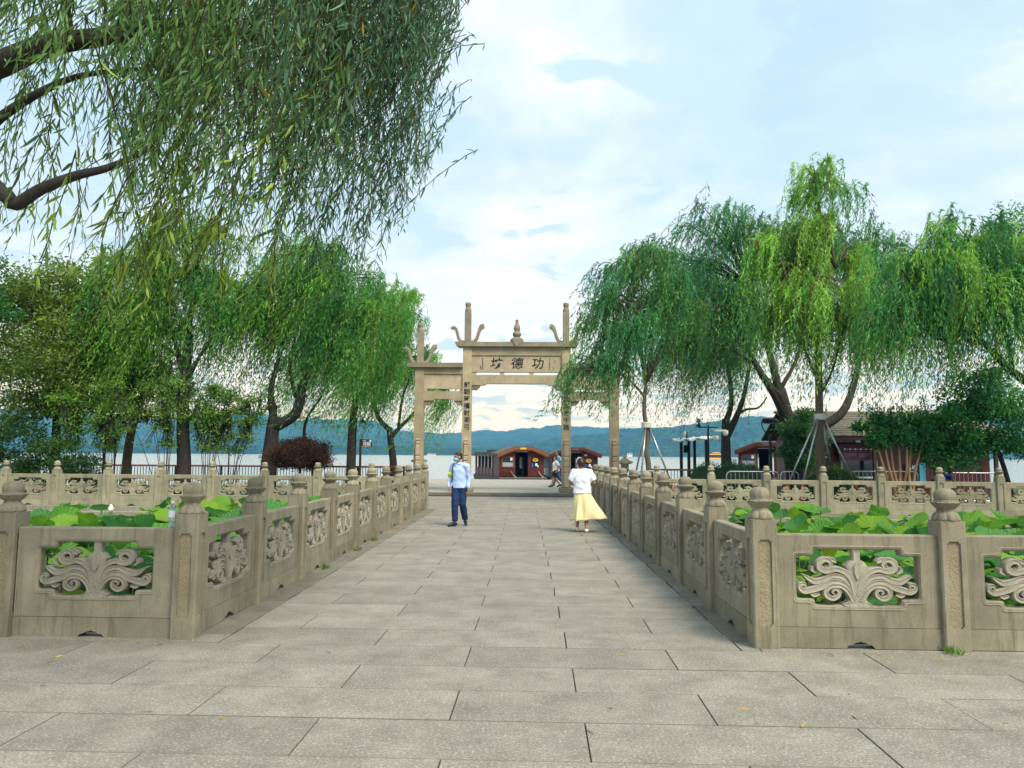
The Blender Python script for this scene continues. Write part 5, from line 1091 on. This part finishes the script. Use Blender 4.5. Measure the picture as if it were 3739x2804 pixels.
# ------------------------------------------------------------------ the big willow overhead
def overhead_willow():
    tx, ty = -5.6, 5.3; root = thing('willow_tree', 'large overhanging willow with long narrow leaves above the forecourt', 'tree', (tx, ty, 0)); off = Vector((tx, ty, 0))
    tb = MB(); limb(tb, [Vector((tx, ty, 0)), Vector((tx+.05, ty, 1.4)), Vector((tx+.2, ty-.1, 2.6)), Vector((tx+.3, ty, 3.6))], .30, .20, 12)
    B = [([Vector((tx+.25, ty, 3.4)), A(-200, 330, 5.2), A(0, 235, 5.15), A(180, 165, 5.15), A(400, 130, 5.3), A(640, 90, 5.6), A(900, 130, 6.0), A(1150, 180, 6.4)], .125, .03),
         ([Vector((tx+.25, ty, 3.0)), A(-150, 560, 5.6), A(0, 430, 5.6), A(150, 335, 5.6), A(300, 275, 5.7), A(520, 250, 5.9)], .06, .015),
         ([Vector((tx+.2, ty-.1, 2.5)), A(-200, 640, 4.9), A(0, 700, 4.7), A(55, 745, 4.7), A(150, 690, 4.7), A(280, 640, 4.75), A(400, 610, 4.8), A(540, 540, 4.9), A(640, 420, 5.1)], .07, .012),
         ([A(250, 150, 5.2), A(240, 60, 5.2), A(260, -80, 5.2), A(420, -300, 5.5)], .05, .02),
         ([Vector((tx+.3, ty, 3.6)), A(-100, -200, 5.6), A(400, -420, 5.8), A(900, -380, 6.1), A(1300, -150, 6.5), A(1500, 60, 6.8)], .11, .02),
         ([A(640, 90, 5.6), A(820, -60, 5.9), A(1050, -60, 6.3), A(1300, 60, 6.6), A(1420, 200, 6.7)], .05, .015)]
    for pts, a, b in B: limb(tb, pts, a, b, 9)
    # hanging twigs
    xs = [-150, 0, 150, 350, 600, 800, 950, 1100, 1250, 1350, 1450, 1530, 1590, 1630]; ym = [900, 950, 1060, 1200, 1150, 1120, 1150, 1040, 1100, 1010, 880, 700, 560, 420]
    S = 1960; xe = np.concatenate([rng.uniform(430, 1590, 1350), rng.uniform(1000, 1580, 360), rng.uniform(-120, 500, 250)]); lim_ = np.interp(xe, xs, ym)
    u = np.where(rng.random(S) < .6, rng.random(S)**.8, rng.random(S)*.55); ye = -150 + (lim_+150)*u
    dense = np.interp(xe, [-150, 300, 500, 1600], [.35, .45, 1, 1]); keep = (rng.random(S) < np.where(ye > lim_*.72, .55, 1)*np.where(xe < 450, .75, 1)); xe, ye = xe[keep], ye[keep]; S = len(xe)
    Yd = np.interp(xe, [-100, 500, 1000, 1600], [5.0, 5.3, 6.0, 6.7]) + rng.normal(0, .5, S)
    near = rng.random(S) < .10; near &= (xe < 1100); Yd[near] = rng.uniform(3.9, 4.5, near.sum())
    L = rng.uniform(.55, 1.5, S)
    E_ = np.array([tuple(at(a, b, c)) for a, b, c in zip(xe, ye, Yd)])
    K = 17; t_ = np.linspace(0, 1, K)[None, :, None]
    lean = np.stack([rng.normal(0, 1, S)*.26 + np.interp(xe, [0, 900, 1300, 1600], [.30, .26, .12, .04]), rng.normal(0, .30, S), np.ones(S)], 1)
    top = E_ + unit(lean)*L[:, None]
    ctrl = (top+E_)/2 + np.stack([rng.normal(-.02, .1, S), rng.normal(0, .1, S), np.abs(rng.normal(.10, .06, S))], 1)*L[:, None]
    P = top[:, None]*(1-t_)**2 + 2*ctrl[:, None]*t_*(1-t_) + E_[:, None]*t_**2 + np.cumsum(rng.normal(0, .004, (S, K, 3)), 1)
    tw_r = .0032
    T = np.gradient(P, axis=1); side = unit(np.cross(T, np.array([.2, 1, .1]))); sd2 = unit(np.cross(T, side)); taper = np.linspace(1.5, .5, K)[None, :, None]*tw_r
    tri = np.stack([P+side*taper, P-side*taper*.5+sd2*taper*.8, P-side*taper*.5-sd2*taper*.8], 2)          # (S,K,3,3)
    Vt = tri.reshape(-1, 3); bidx = (np.arange(S)[:, None, None]*K*3 + np.arange(K-1)[None, :, None]*3); q = []
    for a in range(3): q.append(np.stack([bidx+a, bidx+(a+1) % 3, bidx+3+(a+1) % 3, bidx+3+a], -1).reshape(-1, 4))
    Ft = np.concatenate(q)
    hue = np.interp(xe, [0, 400, 800, 1150, 1600], [0, 0, .2, .8, 1])[:, None] + rng.normal(0, .2, (S, 1))
    c_l = np.array([.125, .25, .058]); c_d = np.array([.080, .185, .095]); tc = c_l*(1-hue.clip(0, 1)) + c_d*hue.clip(0, 1)
    tc = np.where((ye > 900)[:, None] & (xe < 1000)[:, None], np.array([.21, .32, .035]), tc)*(1+rng.normal(0, .15, (S, 1)))
    per = 1; n = S*K*per; base = P + T*(rng.random((S, K, 1))-.5)
    sgn = np.where(np.arange(K)[None, :, None] % 2 == 0, 1, -1.)
    D = unit(T)*.95 + side*sgn*rng.normal(.50, .28, (S, K, 1)) + sd2*rng.normal(0, .45, (S, K, 1)) + np.array([-.05, 0, -.25])
    Cc = np.repeat(tc[:, None], K, 1).reshape(n, 3)*(1+rng.normal(0, .2, (n, 1)))
    yel = rng.random(n) < .004; Cc[yel] = (.42, .30, .02)
    fullsz = np.interp(np.tile(np.arange(K), S), [0, 3, K*.7, K-1], [.7, 1, .95, .55])
    Lf = rng.normal(.122, .030, n).clip(.04, .18)*fullsz; Wf = rng.normal(.0084, .0018, n).clip(.005, .013)*fullsz
    bp_, bd_ = base.reshape(n, 3), D.reshape(n, 3); Cc = Cc.clip(.004, .9)
    # the nearest leaves are single pieces
    vis = np.nonzero((bp_[:, 2] < 4.6))[0]; dist = np.linalg.norm(bp_ - np.array([0, 0, 1.65]), axis=1)
    order = vis[np.argsort(dist[vis]/Lf[vis])][:280]; rest = np.ones(n, bool); rest[order] = False
    V, q4, t3, C = blades(bp_[rest], bd_[rest], Lf[rest], Wf[rest], Cc[rest]); nV = len(V)
    V = np.concatenate([V, Vt]) - np.array(off); F4 = np.concatenate([q4, Ft+nV]); C = np.concatenate([C, np.full((len(Vt), 3), .05)*np.array([1.6, 1.5, .5])])
    cr = link('crown', np_mesh('crown', V, F4, t3, [M['leaf']], tint=C), root); cr['kind'] = 'stuff'
    pal = [(.06, .13, .028), (.09, .17, .028), (.12, .21, .03), (.04, .11, .035)]; lm_ = []
    for c in pal:
        for b in range(2):
            z_ = np.zeros((1, 3)); V, q4, t3, C = blades(z_, np.array([[1., 0, 0]]), np.array([1.]), np.array([.066]), np.array([c])); lm_.append(np_mesh('leaf', V, q4, t3, [M['leaf']], tint=C))
    for i in order:
        d = Vector(bd_[i]).normalized(); o_ = link('leaf', random.choice(lm_), root); o_.location = Vector(bp_[i])-off; o_.rotation_mode = 'QUATERNION'
        o_.rotation_quaternion = d.to_track_quat('X', 'Z') ; o_.scale = (Lf[i],)*3
    tb.v = [tuple(Vector(v)-off) for v in tb.v]; tb.build('trunk', M['bark'], root, True)
overhead_willow()
# ------------------------------------------------------------------ people
def fuse(name, mb, voxel, mat, parent, smooth_it=4, wrinkle=0.):
    me = mb.mesh('tmp', [mat]); ob = link('tmp', me)
    r_ = ob.modifiers.new('r', 'REMESH'); r_.mode = 'VOXEL'; r_.voxel_size = voxel; r_.use_smooth_shade = True
    s_ = ob.modifiers.new('s', 'SMOOTH'); s_.iterations = smooth_it; s_.factor = .5
    dg = bpy.context.evaluated_depsgraph_get(); out_ = bpy.data.meshes.new_from_object(ob.evaluated_get(dg)); out_.name = name
    bpy.data.objects.remove(ob); bpy.data.meshes.remove(me); out_.materials.clear(); out_.materials.append(mat)
    if wrinkle:
        co = np.empty(len(out_.vertices)*3, np.float32); out_.vertices.foreach_get('co', co); co = co.reshape(-1, 3); no = np.empty_like(co).ravel(); out_.vertices.foreach_get('normal', no); no = no.reshape(-1, 3)
        f = np.array([mnoise.noise(Vector((c[0]*7+c[2]*11, c[1]*7, c[2]*4-c[0]*9)))+.7*mnoise.noise(Vector((c[0]*17-c[2]*7+4, c[1]*12, c[2]*9+c[0]*6))) for c in co]); co += no*(f*wrinkle)[:, None]
        out_.vertices.foreach_set('co', co.ravel()); out_.update()
    out_.shade_smooth(); return link(name, out_, parent)
def seg(mb, pts, rad, n=12):
    P = [Vector(p) for p in pts]; mb.tube(P, rad, n)
    for p_, r in ((P[0], rad[0]), (P[-1], rad[-1])):
        rr = max(r) if hasattr(r, '__len__') else r; ry_ = min(r) if hasattr(r, '__len__') else r
        mb.ball(p_, (ry_*.98 if hasattr(r, '__len__') else rr, ry_*.98 if hasattr(r, '__len__') else rr, ry_*.9), 0, 10, 6)
def hand(mb, wr, dr, palm_n, sc=1., curl=.5, thumb_side=1):
    """palm and five fingers from wrist wr along dr; palm_n the palm normal"""
    d = Vector(dr).normalized(); n_ = Vector(palm_n); n_ = (n_-d*n_.dot(d)).normalized(); s = d.cross(n_)*thumb_side; w = Vector(wr)
    mb.tube([w, w+d*.03*sc, w+d*.09*sc], [(.022*sc, .022*sc), (.034*sc, .02*sc), (.036*sc, .018*sc)], 10) if abs(d.x) > .8 else None
    for k in range(4):
        o_ = s*(.030-.020*k)*sc; mb.tube([w+o_*.5, w+d*.05*sc+o_*.9, w+d*.088*sc+o_], [.014*sc, .013*sc, .0115*sc], 8)
        L = (.068, .078, .072, .058)[k]*sc; b = w+d*.086*sc+o_; m1 = b+d*L*.45+n_*L*.25*curl*2; m2 = m1+(d*.55+n_*.85*curl*1.4)*L*.33; e = m2+(d*.1+n_*1.0*curl*1.4)*L*.28
        mb.tube([b, m1, m2, e], [.0105*sc, .0098*sc, .009*sc, .0075*sc], 8); mb.ball(e, .0075*sc, 0, 6, 4)
    t0 = w+d*.025*sc+s*.022*sc; t1 = t0+(d*.6+s*.75)*.036*sc; t2 = t1+(d*.85+s*.15+n_*.4)*.032*sc; t3 = t2+(d*.8-s*.1+n_*.5)*.022*sc
    mb.tube([t0, t1, t2, t3], [.014*sc, .0125*sc, .011*sc, .008*sc], 8); mb.ball(t3, .008*sc, 0, 6, 4)
def head(mb, c, face, sc=1.):
    """skull, jaw, nose, ears, brow; face: unit direction looked at"""
    f = Vector(face).normalized(); s = Vector((0, 0, 1)).cross(f).normalized(); c = Vector(c)
    T = Matrix((( s.x, f.x, 0, c.x), (s.y, f.y, 0, c.y), (0, 0, 1, c.z), (0, 0, 0, 1)))
    mb.ball((0, -.012*sc, .028*sc), (.076*sc, .094*sc, .088*sc), 0, 16, 12, T); mb.ball((0, .012*sc, -.035*sc), (.062*sc, .074*sc, .078*sc), 0, 14, 10, T); mb.ball((0, .052*sc, -.088*sc), (.030*sc, .026*sc, .022*sc), 0, 10, 6, T)
    mb.tube([T @ Vector(v) for v in ((0, .086*sc, .018*sc), (0, .10*sc, -.01*sc), (0, .108*sc, -.03*sc))], [.008*sc, .012*sc, .015*sc], 8)
    for q in (-1, 1):
        mb.ball((q*.077*sc, -.008*sc, -.005*sc), (.012*sc, .022*sc, .032*sc), 0, 8, 6, T); mb.ball((q*.032*sc, .076*sc, .026*sc), (.026*sc, .014*sc, .009*sc), 0, 8, 6, T)
    mb.tube([T @ Vector(v) for v in ((-.022*sc, .079*sc, -.058*sc), (0, .086*sc, -.056*sc), (.022*sc, .079*sc, -.058*sc))], [.005*sc, .009*sc, .005*sc], 6)
    return T
def eyes(T, sc, parent):
    mb = MB()
    for q in (-1, 1): mb.ball((q*.031*sc, .078*sc, .012*sc), (.013*sc, .008*sc, .006*sc), 0, 8, 6, T)
    mb.build('eyes', M['hair'], parent, True)
def person(label, loc, J, cat='person'):
    root = thing('person', label, cat, loc); mb = MB()
    T = head(mb, J['head'], J['face'], J.get('hs', 1.))
    h, nk, ch, wa, pe = (Vector(J[k]) for k in ('head', 'neck', 'chest', 'waist', 'pelvis'))
    mb.tube([h-Vector((0, 0, .06)), nk], [.05, .056], 10)
    sx, sy = Vector(J['shL']), Vector(J['shR'])
    seg(mb, [pe, wa, ch, ch*.35+nk*.65], [(.145, .105), (.125, .095), (.148, .105), (.105, .075)])
    seg(mb, [sx, nk*.7+sx*.3-Vector((0, 0, .02)), nk*.7+sy*.3-Vector((0, 0, .02)), sy], [.052, .062, .062, .052])
    for s in 'LR':
        a, b, c = (Vector(J[k+s]) for k in ('sh', 'el', 'wr')); seg(mb, [a, a*.5+b*.5, b, b*.6+c*.4, c], [.05, .044, .037, .034, .024])
        hand(mb, c, Vector(J['hd'+s]), Vector(J['pn'+s]), .95, J.get('curl', .5), 1 if s == 'L' else -1)
        a, b, c = (Vector(J[k+s]) for k in ('hip', 'kn', 'an')); seg(mb, [a, a*.5+b*.5, b, b*.62+c*.38, c], [.085, .072, .053, .052, .034])
        t_ = Vector(J['toe'+s]); seg(mb, [c-Vector((0, 0, .03)), c*.4+t_*.6, t_], [.036, .036, .026])
    fuse('body', mb, .008, M['skin'], root, 2); eyes(T, J.get('hs', 1.), root); return root, T
def shoes(J, root, mat, sole=None):
    for s in 'LR':
        c, t_ = Vector(J['an'+s]), Vector(J['toe'+s]); d = (t_-c); dh = Vector((d.x, d.y, d.z)).normalized(); mb = MB(); hl_ = c-Vector((0, 0, .045))-dh*.03
        seg(mb, [hl_, c*.45+t_*.55-Vector((0, 0, .0)), t_+dh*.02], [.042, .046, .034]); fuse('shoe', mb, .009, mat, root, 2)
def trousers(J, root, mat, r=(.105, .088, .078, .072), bottom=.93, name='trousers', voxel=.012):
    mb = MB(); pe, wa = Vector(J['pelvis']), Vector(J['waist']); seg(mb, [pe-Vector((0, 0, .06)), pe+Vector((0, 0, .08))], [(.172, .125), (.158, .115)])
    for s in 'LR':
        a, b, c = (Vector(J[k+s]) for k in ('hip', 'kn', 'an')); e = b+(c-b)*bottom if bottom > 0 else a+(b-a)*(1+bottom)
        if bottom > 0: mb.tube([a, a*.5+b*.5, b, b*.5+e*.5, e], [r[0], r[0]*.92, r[1], r[2], r[3]], 12)
        else: mb.tube([a, a*.5+e*.5, e], [r[0], r[1], r[2]], 12)
    return fuse(name, mb, voxel, mat, root, 3, .007)
def top_garment(J, root, mat, sleeve=1.0, hem=.0, name='shirt', fat=1.0, rs=(.068, .060, .052, .046), wr=.008):
    mb = MB(); pe, wa, ch, nk = (Vector(J[k]) for k in ('pelvis', 'waist', 'chest', 'neck')); lo = pe+Vector((0, 0, hem))
    mb.tube([lo, pe*.4+wa*.6, ch*.6+wa*.4, ch+Vector((0, 0, .05)), ch*.28+nk*.72, nk+Vector((0, 0, .0))], [(.180*fat, .135*fat), (.166*fat, .128*fat), (.172*fat, .128*fat), (.172*fat, .122*fat), (.125, .092), (.068, .066)], 16)
    a, b = Vector(J['shL']), Vector(J['shR']); seg(mb, [a, nk*.75+a*.25-Vector((0, 0, .02)), nk*.75+b*.25-Vector((0, 0, .02)), b], [.066, .07, .07, .066])
    for s in 'LR':
        a, b, c = (Vector(J[k+s]) for k in ('sh', 'el', 'wr'))
        if sleeve >= 1: seg(mb, [a, a*.5+b*.5, b, b*.5+c*.5, c*.93+b*.07], [rs[0], rs[1], rs[2], rs[2]*.94, rs[3]])
        else: e = a+(b-a)*sleeve; mb.tube([a, a*.5+e*.5, e], [rs[0]*.95, rs[0]*.98, rs[0]*1.02], 12); mb.ball(a, rs[0], 0, 10, 6)
    return fuse(name, mb, .011, mat, root, 3, wr)

# man with a mask
m0 = Vector((-1.50, 17.67, 0))
JM = dict(head=(-.04, -.05, 1.590), face=(-.78, -.60, -.06), neck=(0, 0, 1.44), chest=(0, 0, 1.26), waist=(0, .01, 1.08), pelvis=(0, .02, .94), shL=(.180, -.05, 1.385), shR=(-.165, .06, 1.385),
          elL=(.225, -.02, 1.115), wrL=(.215, -.06, .885), hdL=(.0, -.05, -1), pnL=(-1, -.2, 0), elR=(-.225, .10, 1.12), wrR=(-.255, .03, .885), hdR=(-.03, -.10, -1), pnR=(1, -.3, 0),
          hipL=(.085, .02, .92), knL=(.085, -.01, .50), anL=(.135, .20, .125), toeL=(.160, .07, .045), hipR=(-.085, .02, .92), knR=(-.09, -.07, .49), anR=(-.085, -.05, .085), toeR=(-.20, -.17, .035), curl=.75)
man, T = person('man in pale blue shirt and light blue face mask walking on the bridge', m0, JM)
trousers(JM, man, M['trouser'], (.100, .086, .078, .072)); top_garment(JM, man, M['shirt_blue'], 1.0, -.06); shoes(JM, man, M['shoe'])
hr = MB(); hr.ball((0, -.018, .048), (.082, .096, .080), 0, 16, 12, T); hr.ball((0, -.05, .0), (.080, .064, .07), 0, 14, 8, T)
fuse('hair', hr, .008, M['hair'], man, 2)
mk = MB(); mk.ball((0, .050, -.055), (.064, .062, .048), 0, 16, 10, T); mk.tube([T @ Vector(v) for v in ((-.078, -.01, 0), (-.062, .05, -.04))], .003, 4); mk.tube([T @ Vector(v) for v in ((.078, -.01, 0), (.062, .05, -.04))], .003, 4); mk.build('face_mask', M['mask'], man, True)
co = MB(); co.lathe([(.082, 1.405), (.080, 1.44), (.064, 1.475), (.066, 1.44), (.070, 1.41)], 18, 0, Matrix.Translation((0, -.005, 0))); co.build('collar', M['shirt_blue'], man, True)
ab = MB(); a, b = Vector(JM['shR']), Vector(JM['elR']); ab.tube([a*.45+b*.55, a*.1+b*.9], [.071, .066], 14); ab.build('armband', M['lime'], man, True)
bt_ = MB(); bt_.box(-.06, .035, -.150, -.142, 1.20, 1.31)
st = MB().tube(smooth_path([(-.125, -.05, 1.45), (-.155, -.075, 1.35), (-.16, -.06, 1.15), (-.17, .02, 1.0)]), .010, 6).build('bag_strap', M['brown_sign'], man)

# woman in a yellow skirt, seen from behind
w0 = Vector((1.27, 16.55, 0))
JW = dict(head=(-.035, .04, 1.475), face=(-.35, .94, -.08), neck=(-.005, .01, 1.335), chest=(0, 0, 1.17), waist=(0, -.01, 1.0), pelvis=(0, -.01, .88), shL=(-.165, .0, 1.285), shR=(.170, .0, 1.285), elL=(-.265, .04, 1.06), wrL=(-.16, .24, 1.0), hdL=(.35, .9, .1), pnL=(0, 0, -1), elR=(.270, .03, 1.06), wrR=(.18, .24, .99), hdR=(-.35, .9, .1), pnR=(0, 0, -1),
          hipL=(-.08, -.01, .86), knL=(-.09, .08, .47), anL=(-.105, .02, .10), toeL=(-.15, .17, .03), hipR=(.08, -.01, .86), knR=(.085, -.03, .46), anR=(.085, -.13, .08), toeR=(.105, .05, .03), curl=.6, hs=.95)
wom, T = person('woman in white t-shirt and long yellow skirt walking away along the bridge', w0, JW)
top_garment(JW, wom, M['tee'], .78, -.05, 't_shirt', 1.12, (.078, .074, .07, .06), .012); shoes(JW, wom, M['petal'])
hr = MB(); hr.ball((0, -.03, .035), (.086, .096, .094), 0, 16, 12, T); hr.ball((0, -.062, -.025), (.078, .058, .066), 0, 14, 8, T); hr.ball((.01, -.10, .01), (.045, .04, .05), 0, 10, 8, T)
fuse('hair', hr, .008, M['hair_brown'], wom, 2)
mk = MB(); mk.ball((0, .048, -.055), (.062, .060, .046), 0, 16, 10, T); mk.build('face_mask', M['paper'], wom, True)
hb = MB(); hb.tube([T @ Vector((math.cos(q_)*.094, -.005, .03+math.sin(q_)*.098)) for q_ in np.linspace(-.2, math.pi+.2, 16)], .007, 6); hb.build('hair_band', M['paper'], wom)
sk = MB(); n, rows = 72, 22; vs = []
for j in range(rows):
    u = j/(rows-1); z = .93-.66*u
    for k in range(n):
        q_ = 2*math.pi*k/n; fold = (.012+.060*u)*(math.sin(9*q_+2*u)*.5+math.sin(5*q_+1.3-u*2)*.6)*u**.6
        rx = .160+.085*u+fold; ry_ = .125+.10*u+fold; x, y = rx*math.cos(q_), ry_*math.sin(q_)-.01
        w_ = max(0, math.cos(q_-.15))**1.5; x += w_*(.28*u**1.7) ; y -= w_*.06*u**2; zz = z + w_*.03*u**2 + .012*math.sin(6*q_)*u - (.02*u if x < 0 else 0)
        x += .02*u
        vs.append((x, y, zz))
sk.add(vs, [(j*n+k, j*n+(k+1) % n, (j+1)*n+(k+1) % n, (j+1)*n+k) for j in range(rows-1) for k in range(n)]); so = sk.build('skirt', M['skirt'], wom, True); sm = so.modifiers.new('thick', 'SOLIDIFY'); sm.thickness = .005

# two people passing behind the gate column
def walker(label, loc, face, sc, topm, botm, sleeve, short, hairm):
    f = Vector(face).normalized(); s = Vector((f.y, -f.x, 0))
    def P(a, b, z): v = f*a+s*b; return (v.x*sc, v.y*sc, z*sc)
    J = dict(head=P(.06, 0, 1.59), face=(f.x, f.y, -.1), neck=P(.02, 0, 1.44), chest=P(.01, 0, 1.26), waist=P(0, 0, 1.08), pelvis=P(0, 0, .94), shL=P(.0, -.18, 1.385), shR=P(.0, .18, 1.385), elL=P(-.12, -.22, 1.13), wrL=P(.02, -.22, .93), hdL=tuple(f*.4+Vector((0, 0, -1))), pnL=tuple(s), elR=P(-.02, .23, 1.12), wrR=P(.16, .22, .96), hdR=tuple(f*.6+Vector((0, 0, -1))), pnR=tuple(-s),
             hipL=P(0, -.085, .92), knL=P(.16, -.08, .52), anL=P(.26, -.08, .10), toeL=P(.41, -.08, .05), hipR=P(0, .085, .92), knR=P(.02, .08, .49), anR=P(-.26, .08, .15), toeR=P(-.13, .08, .04), curl=.5, hs=sc)
    r_, T = person(label, loc, J); trousers(J, r_, botm, bottom=(-.12 if short else .93), name='shorts' if short else 'jeans', r=(.108, .10, .095, .075)); top_garment(J, r_, topm, sleeve, -.05); shoes(J, r_, M['shoe'])
    hr = MB(); hr.ball((0, -.030, .045), (.082*sc, .09*sc, .084*sc), 0, 16, 12, T); hr.ball((0, -.05, .0), (.08*sc, .064*sc, .07*sc), 0, 14, 8, T); fuse('hair', hr, .009, hairm, r_, 2); return r_
pA = at(2030, 1783, 36.6); walker('person in white top and black shorts passing the gate column', (pA.x, 36.6, .12), (-1, -.25, 0), .86, M['tee'], M['shortsblack'], .75, True, M['hair'])
pB = at(2040, 1781, 37.6); walker('tall person in light blue shirt and jeans behind the gate column', (pB.x, 37.6, .12), (-1, -.1, 0), 1.02, M['skyshirt'], M['denim'], .7, False, M['hair'])
# worker bending behind the far balustrade
pw = at(3435, 1760, 25.4); JB = dict(head=(.30, -.08, 1.12), face=(.75, -.3, -.6), neck=(.22, -.05, 1.03), chest=(.10, -.02, .98), waist=(-.06, 0, .93), pelvis=(-.16, 0, .86), shL=(.17, .15, 1.02), shR=(.19, -.18, 1.02), elL=(.28, .16, .80), wrL=(.38, .14, .60), hdL=(.3, 0, -1), pnL=(1, 0, 0), elR=(.30, -.2, .92), wrR=(.46, -.22, .72), hdR=(.4, 0, -1), pnR=(1, 0, 0),
     hipL=(-.16, .085, .84), knL=(-.08, .09, .46), anL=(-.12, .09, .09), toeL=(.03, .09, .04), hipR=(-.16, -.085, .84), knR=(-.07, -.09, .46), anR=(-.10, -.09, .09), toeR=(.05, -.09, .04), curl=.7)
wk, T = person('worker in royal blue shirt bending under the spreading dark tree', (pw.x, 25.4, 0), JB); trousers(JB, wk, M['navy']); top_garment(JB, wk, M['workblue'], .6, 0.0); shoes(JB, wk, M['shoe'])
hr = MB(); hr.ball((0, -.03, .045), (.084, .092, .084), 0, 14, 10, T); fuse('hair', hr, .009, M['hair'], wk, 2)

# ------------------------------------------------------------------ litter of leaves, weeds
lf_me = []
for s in range(4):
    z_ = np.zeros((1, 3)); V, q4, t3, C = blades(z_, np.array([[1., 0, 0]]), np.array([.09]), np.array([.008]), np.array([[.3, .2, .03]])); lf_me.append(np_mesh('fallen_leaf', V, q4, t3, [M['fallen']]))
for px, py in ((590, 2352), (735, 2345), (170, 2505), (545, 2445), (560, 2600), (795, 2628), (165, 2420), (90, 2360), (200, 2402), (260, 2385), (510, 2350), (2240, 2590), (2700, 2590), (2770, 2640), (2860, 2545), (3100, 2540), (3130, 2630), (2925, 2660), (2260, 2390), (3690, 2640), (1690, 2360), (1210, 2385), (2140, 2665), (3420, 2410), (1870, 2005), (2100, 2010), (1960, 1870), (1925, 1895), (2480, 2250), (3050, 2400)):
    d = fw*F_PX + rt2*(px-CX) - up2*(py-CY); t_ = -CAM_Z/d.z; g = Vector((0, 0, CAM_Z))+d*t_
    o_ = link('fallen_leaf', random.choice(lf_me)); o_.location = (g.x, g.y, .006); o_.rotation_euler = (random.gauss(0, .15), random.gauss(0, .1), random.random()*6); s = random.uniform(.6, 1.05); o_.scale = (s, s, s)
    tag(o_, 'small dry willow leaf fallen on the granite paving', 'leaf', 'fallen leaves on the paving')
for px, Y in ((1335, 13.1), (1385, 14.6), (1225, 11.0), (2800, 6.62)):
    p_ = at(px, 2000, Y); x = -2.86 if px < 2000 else at(3490, 2400, 6.55).x
    k = 60; P = np.stack([rng.normal(0, .03, k), rng.normal(0, .05, k), np.zeros(k)], 1); V, F4, C = kites(P, np.stack([rng.normal(0, .6, k), rng.normal(0, .6, k), np.ones(k)], 1), rng.uniform(.03, .10, k), np.full(k, .006), tints(k, (.05, .11, .02)))
    wd = thing('weed', 'small weed tuft sprouting at the foot of the stone balustrade', 'weed', (x, Y, 0), 0, 'weeds in the paving joints'); tf = link('blades', np_mesh('blades', V, F4, mats=[M['leaf']], tint=C), wd); tf['kind'] = 'stuff'

# ------------------------------------------------------------------ haze over the lake
m, t, o = new_mat('haze air'); pv = N(t, 'ShaderNodeVolumePrincipled'); pv.inputs['Color'].default_value = (.10, .42, .92, 1); pv.inputs['Density'].default_value = .00023; pv.inputs['Absorption Color'].default_value = (1, 1, 1, 1); pv.inputs['Anisotropy'].default_value = .2
t.links.new(pv.outputs[0], o.inputs['Volume'])
hzb = MB().box(-6600, 6600, -500, 7100, -3.9, 420).build('haze', m); hzb['kind'] = 'stuff'
